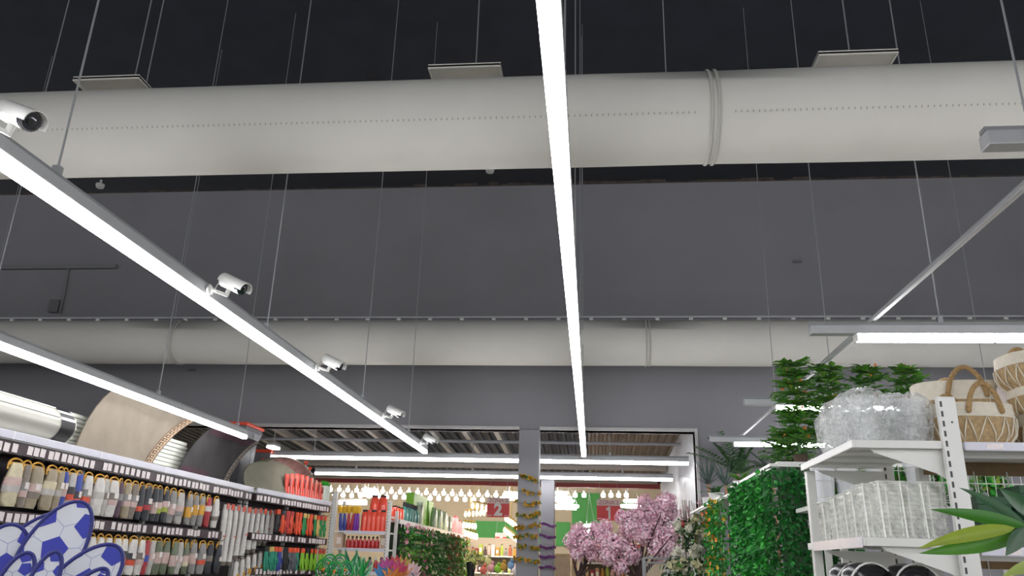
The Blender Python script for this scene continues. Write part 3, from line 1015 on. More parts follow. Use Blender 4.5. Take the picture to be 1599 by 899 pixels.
# ribbed white foam mats behind the rugs
def foam_roll(label, ya, yb, x, h, w):
    t = thing('foam_roll', label, 'foam roll', (x, (ya + yb) / 2, TOPZ), group='rolls on the left shelf')
    n = 9
    for i in range(n):
        z0 = TOPZ + h * i / n
        sh = 0.02 * math.sin(i / n * PI) + 0.03 * (i / n) ** 2
        MB().box((x - w / 2, ya + 0.02 * (i / n) ** 3, z0 + 0.002), (x + w / 2 - sh, yb - 0.06 * (i / n) ** 3, z0 + h / n - 0.002)).build('foam_layer', FOAM, t, bevel=0.008)


foam_roll('ribbed white foam stack between the striped roll and beige rug', 5.20, 5.72, -3.86, 0.30, 0.24)
foam_roll('ribbed white foam stack between the beige rug and black rug', 6.45, 7.2, -3.86, 0.33, 0.24)
foam_roll('ribbed white foam stack between the black rug and olive rug', 7.80, 8.12, -3.86, 0.31, 0.24)

# grey bins with orange lids
BIN = mat('bin_grey', '#6f7076', 0.55, var=0.08)


def bin_(label, x0, x1, y0, y1, z0, z1):
    t = thing('grey_bin', label, 'bin', ((x0 + x1) / 2, (y0 + y1) / 2, z0), group='grey bins with orange lids')
    cx, cy = (x0 + x1) / 2, (y0 + y1) / 2
    rr = []
    for z, k in ((z0, 0.72), (z0 + (z1 - z0) * 0.5, 0.76), (z1 - 0.14, 0.8), (z1 - 0.05, 0.97), (z1, 0.97)):
        rr.append([(cx + (px - cx) * k, cy + (py - cy) * k, z) for px, py in ((x0, y0), (x1, y0), (x1, y1), (x0, y1))])
    b = MB().rings(rr).build('bin_body', BIN, t, bevel=0.008)
    MB().box((x0 - 0.01, y0 - 0.01, z1), (x1 + 0.01, y1 + 0.01, z1 + 0.035)).build('lid', ORANGE, t, bevel=0.008)
    MB().box((x1 * 0.97 + cx * 0.03 - 0.004, cy - 0.01, z0 + 0.05), (x1 * 0.97 + cx * 0.03, cy + 0.01, z1 - 0.06)).build('rib', BIN, b)


bin_('tall grey bin with orange lid behind the black rug', -4.02, -3.69, 8.20, 8.66, TOPZ, 2.935)
bin_('lower grey bin with orange lid, farther than the tall one', -3.99, -3.69, 8.95, 9.32, TOPZ, 2.745)

# small orange sprayers and scoops
SPR = [(396, 727), (411, 718), (417, 722), (430, 719), (456, 722), (462, 724), (471, 726), (478, 722), (484, 731)]
for i, (x, y) in enumerate(SPR):
    X_ = -3.74 + max(0, (x - 430)) * 0.0028
    p = at(x, y, X=X_)
    t = thing('orange_sprayer', f'small orange-topped sprayer, {ordw(i + 1)} from the left above the olive rug', 'sprayer', (X_, p.y, TOPZ), group='orange sprayers on the left shelf')
    MB().lathe([(0.035, 0), (0.035, max(0.05, p.z - TOPZ - 0.06)), (0.012, p.z - TOPZ - 0.03)], 12, Matrix.Translation((X_, p.y, TOPZ))).build('bottle', mat('bottle_clear', '#b9b9b4', 0.3), t, smooth=True)
    MB().ell((X_, p.y, p.z), (0.028, 0.028, 0.022)).build('cap', ORANGE, t, smooth=True)
    MB().tube([(X_, p.y, p.z - 0.035), (X_, p.y, p.z)], 0.012, 8).build('neck', ORANGE, t)
for i in range(8):
    s_ = i / 7
    yy = 8.95 + 0.88 * s_
    xx_ = B0[0] + DIRB.x * (yy - B0[1]) / DIRB.y - 0.03
    hh = 0.255 * (0.62 + 0.38 * math.sin((s_ * 0.62 + 0.22) * PI)) + 0.02
    t = thing('orange_scoop', f'orange plastic scoop, {ordw(i + 1)} from the left in the row on the shelf top', 'scoop', (xx_, yy, TOPZ), (0, 0, 0.0), group='orange scoops on the left shelf')

    def blade(u, v):
        wv = 0.055 * (1 - 0.25 * v ** 4)
        return Vector((-0.05 + 0.05 * math.cos((u - 0.5) * 2.2) - 0.03 * v, (u - 0.5) * 2 * wv, hh * v))
    MB().grid(blade, 6, 6, th=-0.004).build('blade', mat('scoop_red', '#ef4a35', 0.35, var=0.08, coat=0.3), t, smooth=True, local=True)
    MB().box((0.001, 0.040, 0.01), (0.006, 0.047, hh * 0.95)).build('edge_strip', mat('scoop_edge', '#f3b3a4', 0.3), t, local=True)
    MB().box((-0.008, -0.012, hh * 0.45), (0.002, 0.012, hh * 0.8)).build('slot_mark', mat('scoop_dark', '#8c2a20', 0.5), t, local=True)
t = thing('green_topped_pack', 'clear pack with a bright green top at the end of the shelf', 'pack', (-3.32, 9.93, TOPZ))
for i in range(3):
    yy = 9.86 + 0.06 * i
    rr = [[(-3.33 + 0.05 * math.cos(2 * PI * q / 10), yy + 0.03 * math.sin(2 * PI * q / 10), z) for q in range(10)] for z in (TOPZ, TOPZ + 0.2)]
    MB().rings(rr).build('clear_sleeve', mat('sleeve_pale', '#c9d2c4', 0.3), t, smooth=True)
    mb = MB()
    for k in range(30):
        a = rv(0, 2 * PI)
        mb.leaf((-3.33, yy, TOPZ + 0.19), (math.cos(a), math.sin(a), rv(0.4, 2)), (0, 0, 1), rv(0.06, 0.10), 0.02)
    mb.build('green_tuft', mat('tuft_green', '#35b335', 0.5, var=0.15), t, stuff=True)

# ================================================================ FOOTBALL-PRINT OVALS
random.seed(21)


def clip_poly(poly, conv):
    """Sutherland-Hodgman against a convex counter-clockwise polygon"""
    out = poly
    n = len(conv)
    for i in range(n):
        a, b = conv[i], conv[(i + 1) % n]
        inp, out = out, []
        if not inp:
            return []

        def side(p):
            return (b[0] - a[0]) * (p[1] - a[1]) - (b[1] - a[1]) * (p[0] - a[0])
        for k in range(len(inp)):
            p, q = inp[k], inp[(k + 1) % len(inp)]
            sp, sq = side(p), side(q)
            if sp >= 0:
                out.append(p)
            if (sp >= 0) != (sq >= 0):
                f = sp / (sp - sq)
                out.append((p[0] + (q[0] - p[0]) * f, p[1] + (q[1] - p[1]) * f))
    return out


def pent(cx, cy, r, rot, n=5):
    return [(cx + r * math.cos(rot + 2 * PI * k / n), cy + r * math.sin(rot + 2 * PI * k / n)) for k in range(n)]


def oval(label, cx, cy, Y, wpx, hpx, tilt, seed, small=False):
    """flat padded oval with a football print, standing upright and facing the viewer"""
    c = at(cx, cy, Y=Y)
    dist = (c - EYE).dot(FWD)
    a, b = wpx / 2 / FPX * dist, hpx / 2 / FPX * dist
    yaw_ = math.atan2(c.x, c.y)
    # local frame: x right, y up, z toward the viewer
    R_ = Matrix.Rotation(-yaw_, 4, 'Z') @ Matrix.Rotation(math.radians(82), 4, 'X') @ Matrix.Rotation(-math.radians(tilt), 4, 'Z')
    t = thing('football_pad', label, 'pad', c, R_.to_euler(), group='football-print oval pads')
    ell = [(a * math.cos(2 * PI * k / 40), b * math.sin(2 * PI * k / 40)) for k in range(40)]
    inn = [(x * (a - 0.006) / a, y * (b - 0.006) / b) for x, y in ell]
    MB().prism(ell, 0.018, Matrix.Translation((0, 0, -0.018))).build('pad_body', BALLWHITE, t, local=True, bevel=0.004)
    MB().box((-0.004, -max(b, 0.30), -0.012), (0.004, -b * 0.9, -0.006)).build('holder_stick', NAVY, t, local=True)
    mb = MB()
    ring = [(x, y, -0.004) for x, y in ell]
    n = len(ring)
    rr = []
    for (x, y, z) in ring:
        d = Vector((x / a / a, y / b / b, 0)).normalized()
        rr.append([Vector((x, y, z)) + d * 0.0065 * math.cos(2 * PI * q / 8) + Vector((0, 0, 0.0095 * math.sin(2 * PI * q / 8))) for q in range(8)])
    rr.append(rr[0])
    mb.rings(rr, caps=False)
    mb.build('piping', NAVY, t, local=True, smooth=True)
    rd = random.Random(seed)
    rot = rd.uniform(0, 2)
    s_ = a * 0.50
    ox, oy = rd.uniform(-0.15, 0.15) * a, rd.uniform(-0.05, 0.25) * b
    spots = [(ox, oy, s_, rot)] + [(ox + 2.75 * s_ * math.cos(rot + PI / 5 + 2 * PI * k / 5), oy + 2.75 * s_ * math.sin(rot + PI / 5 + 2 * PI * k / 5), s_, rot + PI) for k in range(5)]
    if b > a * 1.4:
        spots += [(ox + rd.uniform(-0.3, 0.3) * a, oy - 4.3 * s_, s_, rot + 0.4), (ox, oy + 4.3 * s_, s_, rot + 0.2)]
    for (px, py, r, ro) in spots:
        pl = clip_poly(pent(px, py, r, ro), inn)
        if len(pl) >= 3:
            MB().prism(pl, 0.0012, Matrix.Translation((0, 0, 0.0))).build('blue_patch', BALLBLUE, t, local=True)
    # seams from the corners of the central patch outward
    for k in range(5):
        A = pent(ox, oy, s_, rot)[k]
        Bp = (ox + 1.75 * s_ * math.cos(rot + 2 * PI * k / 5), oy + 1.75 * s_ * math.sin(rot + 2 * PI * k / 5))
        dx, dy = Bp[0] - A[0], Bp[1] - A[1]
        L = math.hypot(dx, dy)
        nx, ny = -dy / L * 0.0012, dx / L * 0.0012
        pl = clip_poly([(A[0] - nx, A[1] - ny), (Bp[0] - nx, Bp[1] - ny), (Bp[0] + nx, Bp[1] + ny), (A[0] + nx, A[1] + ny)], inn)
        if len(pl) >= 3:
            MB().prism(pl, 0.0006).build('seam', SEAM, t, local=True)
        for sg in (-1, 1):
            an = rot + 2 * PI * k / 5 + sg * 0.42
            C_ = (ox + 2.6 * s_ * math.cos(an), oy + 2.6 * s_ * math.sin(an))
            dx, dy = C_[0] - Bp[0], C_[1] - Bp[1]
            L = math.hypot(dx, dy)
            nx, ny = -dy / L * 0.0012, dx / L * 0.0012
            pl = clip_poly([(Bp[0] - nx, Bp[1] - ny), (C_[0] - nx, C_[1] - ny), (C_[0] + nx, C_[1] + ny), (Bp[0] + nx, Bp[1] + ny)], inn)
            if len(pl) >= 3:
                MB().prism(pl, 0.0006).build('seam', SEAM, t, local=True)
    return t


oval('largest football-print oval pad, blue and white, rising in the middle', 80, 862, 2.42, 82, 168, 22, 3)
oval('football-print oval pad behind and left of the largest one', 40, 866, 2.55, 74, 160, 38, 5)
oval('football-print oval pad with blue top at the left edge', 2, 880, 2.36, 72, 120, 4, 8)
oval('wide football-print oval pad at right of the cluster', 124, 915, 2.34, 78, 150, 38, 12)
oval('small football-print oval pad in front of the wide right one', 128, 925, 2.24, 34, 90, 40, 15)
oval('small football-print oval pad in front of the largest one', 65, 912, 2.20, 38, 100, 14, 18)
oval('small football-print oval pad at lower left of the cluster', 20, 912, 2.22, 42, 98, 16, 22)
bx0 = at(60, 895, Y=2.3)
t = thing('display_box', 'navy display box that holds the football-print oval pads', 'box', (bx0.x, 2.36, 0))
for a, b in (((-1.85, 2.12, 0), (-1.30, 2.135, 1.47)), ((-1.85, 2.60, 0), (-1.30, 2.615, 1.42)), ((-1.85, 2.135, 0), (-1.835, 2.60, 1.42)), ((-1.315, 2.135, 0), (-1.30, 2.60, 1.42)), ((-1.835, 2.135, 1.30), (-1.315, 2.60, 1.31))):
    MB().box(a, b).build('box_wall', NAVY, t)

# ================================================================ LEAVES AND FLOWERS
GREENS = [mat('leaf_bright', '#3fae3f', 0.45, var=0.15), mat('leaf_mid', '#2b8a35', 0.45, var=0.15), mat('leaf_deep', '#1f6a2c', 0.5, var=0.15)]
OLIVES = [mat('leaf_olive', '#6fa83c', 0.5, var=0.15), mat('leaf_dark_olive', '#4a7f38', 0.5, var=0.15), mat('leaf_yellowish', '#86a83e', 0.5, var=0.15)]
STEM = mat('stem_green', '#3c6b30', 0.6)
BARK = mat('bark_brown', '#5a4236', 0.8, var=0.2, bump=0.3)


def rdir(rd, up=0.0):
    a = rd.uniform(0, 2 * PI)
    z = rd.uniform(-1, 1)
    r = math.sqrt(1 - z * z)
    return Vector((r * math.cos(a), r * math.sin(a), z + up))


def strand(seed, L, n, lsz, spread, mi_n=3):
    """hanging strand: stem from z = 0 down to -L, leaves around it"""
    rd = random.Random(seed)
    st = MB()
    st.tube([(0.008 * math.sin(k * 1.3 + seed), 0.008 * math.cos(k * 1.7), -L * k / 8) for k in range(9)], 0.003, 4)
    lv = MB()
    for i in range(n):
        z = -L * rd.random()
        a = rd.uniform(0, 2 * PI)
        d = Vector((math.cos(a), math.sin(a), rd.uniform(-0.9, 0.4)))
        p = Vector((0.3 * spread * math.cos(a), 0.3 * spread * math.sin(a), z))
        s_ = lsz * rd.uniform(0.7, 1.25)
        p2 = p + d * spread * rd.uniform(0.1, 0.6)
        lv.leaf(p2, d + Vector((0, 0, rd.uniform(-0.6, 0.2))), rdir(rd, 0.6), s_, s_ * rd.uniform(0.6, 0.85), rd.randrange(mi_n))
    return st, lv


STR = []
for k in range(5):
    st, lv = strand(k, 1.15, 330, 0.036, 0.035)
    STR.append((st.mesh('stem', STEM), lv.mesh('leaf_cluster', GREENS)))


def garland(name, label, cat, group, loc, rotz, pair, mats=None, scale=1, extra=None):
    t = thing(name, label, cat, loc, (0, 0, rotz), group=group, scale=scale)
    inst('stem', pair[0], t)
    o = inst('leaf_cluster', pair[1], t, mats=mats)
    o['kind'] = 'stuff'
    if extra:
        o = inst('blossom_cluster', extra, t)
        o['kind'] = 'stuff'
    return t


# --- stand that carries the green curtain, plants on its top board
GX0, GY0 = 1.00, 4.62
st_ = thing('garland_stand', 'white stand behind the green leaf curtain, with plants on top', 'stand', (1.3, 5.2, 0))
for x, y in ((1.22, GY0 + 0.12), (1.60, GY0 + 0.12), (1.22, 5.85), (1.60, 5.85)):
    MB().box((x - 0.02, y - 0.02, 0), (x + 0.02, y + 0.02, 2.17)).build('post', WHITE_METAL, st_)
MB().box((1.04, GY0 + 0.04, 2.17), (1.62, 5.92, 2.19)).build('top_board', WHITE_METAL, st_)
MB().box((1.06, GY0 + 0.1, 0.2), (1.60, 5.88, 0.25)).build('bottom_board', WHITE_METAL, st_)
MB().box((1.30, GY0 + 0.1, 0.25), (1.33, 5.88, 2.17)).build('middle_panel', mat('green_backing', '#244a2a', 0.8), st_)
MB().box((0.985, GY0 - 0.01, 2.155), (1.0, 5.95, 2.172)).build('hook_bar', WHITE_METAL, st_)
MB().box((0.985, GY0 - 0.02, 2.155), (1.40, GY0 - 0.005, 2.172)).build('hook_bar', WHITE_METAL, st_)
for y in (GY0 + 0.1, 5.3, 5.9):
    MB().box((0.985, y - 0.008, 2.158), (1.06, y + 0.008, 2.170)).build('bar_bracket', WHITE_METAL, st_)
n = 15
for i in range(n):
    y = GY0 + 0.02 + i * 0.078
    garland('leaf_garland', 'bright green leaf garland in the curtain side that faces the aisle', 'garland', 'green garlands on the aisle side', (0.965 + rv(-0.012, 0.02), y, 2.155 + rv(-0.02, 0.0)), rv(0, 6), STR[i % 5])
for i in range(10):
    x = 0.985 + i * 0.043
    garland('leaf_garland', 'green leaf garland in the shaded curtain end beside the white post', 'garland', 'green garlands on the near end', (x, GY0 - 0.04 + rv(-0.02, 0.02), 2.15 + rv(-0.02, 0.0)), rv(0, 6), STR[(i + 2) % 5], mats=[GREENS[1], GREENS[2], GREENS[2]])  # shade of this end is painted in with the deeper leaf greens

# --- yellow flowered garlands next along
YF = [mat('petal_yellow', '#e3b32c', 0.5, var=0.1), mat('petal_orange', '#df7f22', 0.5, var=0.1)]


def blossoms(seed, L, n, sz, spread, npet=5, mi_n=2):
    rd = random.Random(seed)
    mb = MB()
    for i in range(n):
        z = -L * (i + rd.random() * 0.7) / n
        a = rd.uniform(0, 2 * PI)
        c = Vector((spread * math.cos(a), spread * math.sin(a), z))
        ax = Vector((math.cos(a), math.sin(a), rd.uniform(-0.2, 0.4))).normalized()
        u = ax.orthogonal().normalized()
        v = ax.cross(u)
        m_ = rd.randrange(mi_n)
        for k in range(npet):
            an = 2 * PI * k / npet
            mb.leaf(c, u * math.cos(an) + v * math.sin(an) + ax * 0.35, ax, sz, sz * 0.7, m_)
    return mb


YST = [strand(20 + k, 1.0, 280, 0.03, 0.035) for k in range(3)]
YST = [(a.mesh('stem', STEM), b.mesh('leaf_cluster', [GREENS[1], GREENS[0], GREENS[1]]), blossoms(30 + k, 1.0, 18, 0.022, 0.045).mesh('blossom_cluster', YF)) for k, (a, b) in enumerate(YST)]
st2 = thing('flower_stand', 'white stand behind the yellow-flowered garlands', 'stand', (1.2, 7.0, 0))
for x, y in ((1.02, 6.12), (1.55, 6.12), (1.02, 8.0), (1.55, 8.0)):
    MB().box((x - 0.02, y - 0.02, 0), (x + 0.02, y + 0.02, 2.12)).build('post', WHITE_METAL, st2)
MB().box((1.0, 6.1, 2.12), (1.57, 8.02, 2.14)).build('top_board', WHITE_METAL, st2)
MB().box((1.28, 6.15, 0.2), (1.30, 7.98, 2.12)).build('middle_panel', MATS['green_backing'], st2)
MB().box((0.93, 6.1, 2.10), (0.945, 8.0, 2.118)).build('hook_bar', WHITE_METAL, st2)
for y in (6.14, 7.0, 7.9):
    MB().box((0.93, y - 0.008, 2.102), (1.02, y + 0.008, 2.116)).build('bar_bracket', WHITE_METAL, st2)
for i in range(9):
    y = 6.14 + i * 0.075
    garland('flower_garland', 'green garland with yellow flowers beside the big leaf curtain', 'garland', 'yellow-flowered garlands', (0.925 + rv(-0.015, 0.01), y, 2.10), rv(0, 6), YST[i % 3][:2], extra=YST[i % 3][2])

# --- white flower bunches, hanging heads in two tiers
WF = [mat('petal_white', '#dedccb', 0.6, var=0.06), mat('petal_cream', '#d4cfa8', 0.6, var=0.1)]
PKF = mat('petal_coral', '#d8585a', 0.6, var=0.1)


def flower_bunch(label, x, y, Y, s_, coral=False, seed=0):
    rd = random.Random(seed)
    c = at(x, y, Y=Y)
    t = thing('flower_bunch', label, 'flower bunch', c, group='flower bunches beside the cherry tree')
    lv = MB()
    for i in range(150):
        p = Vector((rd.gauss(0, 0.05), rd.gauss(0, 0.05), rd.uniform(-0.22, 0.02))) * s_
        lv.leaf(p, rdir(rd, -0.5), rdir(rd), 0.05 * s_, 0.025 * s_, rd.randrange(2))
    lv.build('foliage', [OLIVES[1], mat('leaf_dusk', '#2f4a2c', 0.5, var=0.2)], t, local=True, stuff=True)
    for k in range(5):
        p = Vector((rd.uniform(-0.08, 0.08), rd.uniform(-0.09, -0.04), rd.uniform(-0.09, 0.07))) * s_
        mb = MB()
        for q in range(16):
            d = rdir(rd, 0.3)
            mb.leaf(p + d * 0.01, d, rdir(rd), 0.042 * s_, 0.042 * s_)
        mb.ell(p, (0.026 * s_, 0.026 * s_, 0.024 * s_), 7, 5)
        mb.build('bloom', PKF if coral and k < 3 else WF[k % 2], t, local=True)
    st = MB()
    for k in range(9):
        a = rd.uniform(-0.05, 0.05)
        st.tube([(a * 0.6, rd.uniform(-0.03, 0.03), 0.0), (a, rd.uniform(-0.03, 0.03), 0.16 * s_)], 0.003, 4)
    st.tube([(0, 0, 0), (0, 0, -c.z)], 0.006, 5)
    st.build('stem_bundle', mat('stem_brown', '#6b5a45', 0.7), t, local=True)


flower_bunch('white rose bunch with coral buds at its left, upper of the pair', 1074, 815, 8.2, 1.3, True, 1)
flower_bunch('white rose bunch just right of the coral buds', 1090, 818, 8.0, 1.2, False, 2)
flower_bunch('large white rose bunch at the bottom beside the cherry tree', 1062, 870, 7.8, 1.4, False, 3)
flower_bunch('white rose bunch at the bottom against the yellow flowers', 1090, 872, 7.6, 1.3, False, 4)

# --- layered leafy trees with orange flowers
def tier_tree(label, px, base_y_px, Y, H, R, tiers, seed, X=None, flowers=True, base=None):
    rd = random.Random(seed)
    p = at(px, base_y_px, Y=Y)
    z0 = base if base is not None else p.z
    t = thing('layered_plant', label, 'plant', (p.x, Y, z0), group='artificial plants on the right stands')
    MB().lathe([(0.035, 0), (0.042, 0.04), (0.045, 0.045), (0.038, 0.045), (0.036, 0.03)], 14).build('pot', mat('pot_dark', '#4a3b30', 0.7), t, local=True, smooth=True)
    tr = MB()
    tr.tube([(0, 0, 0.06), (0.006, 0.004, H * 0.5), (0, 0, H * 0.97)], [0.008, 0.006, 0.003], 6)
    lv, fl = MB(), MB()
    for k in range(tiers):
        u = k / max(1, tiers - 1)
        z = H * (0.20 + 0.78 * u)
        rr = R * (1.0 - 0.45 * u) * rd.uniform(0.8, 1.15)
        nb = 9
        for b in range(nb):
            a = 2 * PI * b / nb + rd.uniform(-0.3, 0.3) + k
            d = Vector((math.cos(a), math.sin(a), rd.uniform(-0.05, 0.35)))
            tr.tube([(0, 0, z), Vector((0, 0, z)) + d * rr], 0.002, 4)
            for q in range(11):
                s_ = (q + 1) / 11
                base_ = Vector((0, 0, z)) + d * rr * s_
                sd = Vector((-math.sin(a), math.cos(a), 0)) * (1 if q % 2 else -1)
                lv.leaf(base_, sd + d * 0.7 + Vector((0, 0, rd.uniform(-0.3, 0.3))), Vector((0, 0, 1)), rd.uniform(0.045, 0.07), 0.032, rd.randrange(3))
            if flowers and rd.random() < 0.28:
                c = Vector((0, 0, z)) + d * rr * rd.uniform(0.2, 0.8) + Vector((0, 0, 0.02))
                for q in range(8):
                    fl.leaf(c, rdir(rd, 0.4), rdir(rd), 0.016, 0.012)
    tr.build('branches', STEM, t, local=True)
    lv.build('foliage', [OLIVES[0], OLIVES[1], mat('leaf_fresh', '#62ab34', 0.5, var=0.15)], t, local=True, stuff=True)
    if fl.v:
        fl.build('orange_flowers', YF[1], t, local=True, stuff=True)


TZ = 2.19
tier_tree('tall layered green plant left of the clear plastic bags, lamp behind it', 1250, 712, 4.72, 0.575, 0.145, 9, 1, base=TZ)
tier_tree('layered green plant right behind the clear bags, orange top', 1303, 705, 4.75, 0.56, 0.15, 8, 2, base=TZ)
tier_tree('green plant with orange flowers peeking over the clear bags', 1368, 700, 4.8, 0.56, 0.15, 8, 3, base=TZ)
tier_tree('green plant with orange flowers peeking left of the big basket', 1432, 700, 4.85, 0.57, 0.15, 8, 4, base=TZ)
tier_tree('small fresh green plant above the green leaf curtain', 1232, 730, 5.0, 0.20, 0.15, 5, 5, flowers=False, base=TZ)
MB().box((1.62, GY0 + 0.04, 2.17), (2.2, 5.92, 2.19)).build('top_board', WHITE_METAL, st_)
for x, y in ((2.18, GY0 + 0.06), (2.18, 5.9)):
    MB().box((x - 0.02, y - 0.02, 0), (x + 0.02, y + 0.02, 2.17)).build('post', WHITE_METAL, st_)


def fern(label, px, py, Y, base, R, n, seed, mats, name='fern', arch_=1.0, wid=0.03, H=0.1, trunk=0.0, pot=True):
    rd = random.Random(seed)
    p = at(px, py, Y=Y)
    t = thing(name, label, 'plant', (p.x, Y, base), group='artificial plants on the right stands')
    if pot:
        MB().lathe([(0.05, 0), (0.065, 0.09), (0.07, 0.095), (0.058, 0.095), (0.055, 0.07)], 14).build('pot', WHITE_PLASTIC, t, local=True, smooth=True)
    zt = 0.07 + trunk
    if trunk:
        MB().tube([(0, 0, 0.05), (0.01, 0, trunk * 0.5), (0, 0, zt + 0.02)], [0.018, 0.014, 0.012], 8).build('trunk', mat('trunk_tan', '#a5755e', 0.7, var=0.15), t, local=True, smooth=True)
    for k in range(n):
        a = 2 * PI * k / n + rd.uniform(-0.3, 0.3)
        el = rd.uniform(0.35, 1.35)
        L = R * rd.uniform(0.8, 1.2)
        lv = MB()
        d = Vector((math.cos(a) * math.cos(el), math.sin(a) * math.cos(el), math.sin(el)))
        pts = []
        for q in range(8):
            s_ = q / 7
            pts.append(Vector((0, 0, zt)) + d * L * s_ + Vector((0, 0, -arch_ * L * 0.45 * s_ * s_)))
        if wid:
            lv.tube(pts, 0.002, 4)
            for q in range(1, 8):
                for h in (0, 0.5):
                    c = pts[q - 1].lerp(pts[q], h)
                    tg = (pts[q] - pts[q - 1]).normalized()
                    sd = tg.cross(Vector((0, 0, 1)))
                    sd = sd.normalized() if sd.length > 1e-4 else Vector((1, 0, 0))
                    for sg in (-1, 1):
                        lv.leaf(c, sd * sg + tg * 0.5, Vector((0, 0, 1)), wid * (1.25 - 0.7 * q / 7), wid * 0.4, rd.randrange(len(mats)))
        else:
            for q in range(7):
                w0, w1 = 0.010 * (1 - (q / 7) ** 2), 0.010 * (1 - ((q + 1) / 7) ** 2)
                sd = d.cross(Vector((0, 0, 1))).normalized()
                lv.add([pts[q] - sd * w0, pts[q] + sd * w0, pts[q + 1] + sd * w1, pts[q + 1] - sd * w1], [(0, 1, 2, 3)], rd.randrange(len(mats)))
        lv.build('frond', mats, t, local=True)


fern('bright green fern on the stand left of the leaf curtain', 1158, 745, 6.2, 2.14, 0.20, 14, 1, [OLIVES[0], OLIVES[2], GREENS[0]], wid=0.035)
fern('green leafy plant above the yellow-flowered garlands', 1118, 765, 7.2, 2.14, 0.17, 12, 2, [OLIVES[1], GREENS[2], GREENS[1]], wid=0.04)
DUSK = [mat('yucca_dark', '#3d5048', 0.6, var=0.15), mat('yucca_grey', '#52645c', 0.6, var=0.15)]
fern('spiky dark yucca beside the right jamb of the opening', 1106, 760, 7.7, 2.14, 0.30, 22, 3, DUSK, 'yucca', 0.25, 0, trunk=0.14)
fern('second spiky dark yucca, right of the first one', 1133, 762, 7.6, 2.14, 0.26, 18, 4, DUSK, 'yucca', 0.35, 0, trunk=0.12)
PALM = [mat('palm_green', '#4f7a45', 0.6, var=0.2), mat('palm_deep', '#3a5f3c', 0.6, var=0.2)]
fern('tall dim palm before the grey wall, behind the short cross lamp', 1150, 720, 8.3, 0, 0.52, 14, 5, PALM, 'palm', 0.5, 0.10, trunk=2.45, pot=True)
fern('slim dim palm right of the larger one, before the grey wall', 1205, 720, 8.2, 0, 0.30, 9, 6, [PALM[1], DUSK[0]], 'palm', 0.3, 0.06, trunk=2.45, pot=True)

# ================================================================ RIGHT SHELVES
random.seed(33)
RY0, RY1, RX0, RX1 = 3.20, 4.00, 1.0, 1.37
Z1, Z2, Z3 = 2.093, 1.732, 1.44


def slotted_post(parent, x, y, w, d, z1, name='slotted_post', face='-Y'):
    o = MB().box((x - w / 2, y - d / 2, 0), (x + w / 2, y + d / 2, z1)).build(name, WHITE_METAL, parent, bevel=0.003)
    sl = MB().box((-0.004, -0.0006, -0.011), (0.004, 0.0, 0.011)).mesh('slot', SLOT)
    z = z1 - 0.03
    off = Vector(parent['_o'])
    while z > 1.45:
        inst('slot', sl, o, None, Vector((x - w / 2 + 0.010, y - d / 2 - 0.0003, z)) - off)
        z -= 0.038
    inst('rivet', MB().lathe([(0.004, 0), (0.004, 0.001)], 8).mesh('rivet', SLOT), o, None, Vector((x + 0.008, y - d / 2 - 0.0005, z1 - 0.10)) - off, (PI / 2, 0, 0))
    return o


rs = thing('white_shelf_bay', 'white metal shelf bay at right holding clear plastic goods', 'shelf', (1.2, 3.6, 0))
slotted_post(rs, 1.368, RY0, 0.066, 0.03, 2.262)
slotted_post(rs, 1.40, RY1, 0.05, 0.03, 2.262)
MB().box((RX0 + 0.02, RY1 - 0.02, 0), (RX0 + 0.06, RY1 + 0.02, Z1 - 0.03)).build('front_post', WHITE_METAL, rs, bevel=0.003)
for z in (Z1, Z2, Z3):
    sh = MB().box((RX0 + 0.012, RY0 + 0.012, z - 0.014), (RX1 - 0.0, RY1 - 0.0, z - 0.004)).build('shelf_board', WHITE_METAL, rs)
    MB().box((RX0, RY0, z - 0.030), (RX0 + 0.012, RY1, z)).build('side_lip', WHITE_METAL, sh, bevel=0.002)
    MB().box((RX0 + 0.012, RY0, z - 0.030), (RX1 - 0.035, RY0 + 0.012, z)).build('front_lip', WHITE_METAL, sh, bevel=0.002)
    for k in range(1, 4):
        yy = RY0 + (RY1 - RY0) * k / 4
        MB().box((RX0 + 0.015, yy - 0.012, z - 0.026), (RX1 - 0.02, yy + 0.012, z - 0.014)).build('stiffener', WHITE_METAL, sh, bevel=0.002)
    for yy in (RY0 + 0.03, RY1 - 0.03):
        mb = MB()
        mb.prism([(RX1, z - 0.03), (RX1, z - 0.16), (RX1 - 0.06, z - 0.12), (RX1 - 0.28, z - 0.045), (RX1 - 0.30, z - 0.03)], 0.004, Matrix.Translation((0, yy, 0)) @ Matrix.Rotation(PI / 2, 4, 'X'))
        mb.build('bracket', WHITE_METAL, sh)
FILM = mat('glossy_strip', '#dcd9e2', 0.35, var=0.04, scale=20, coat=0.6)
MB().box((RX0 - 0.004, RY0 - 0.002, Z2 - 0.036), (RX0 - 0.001, RY1 - 0.1, Z2 + 0.002)).build('price_strip', FILM, rs)

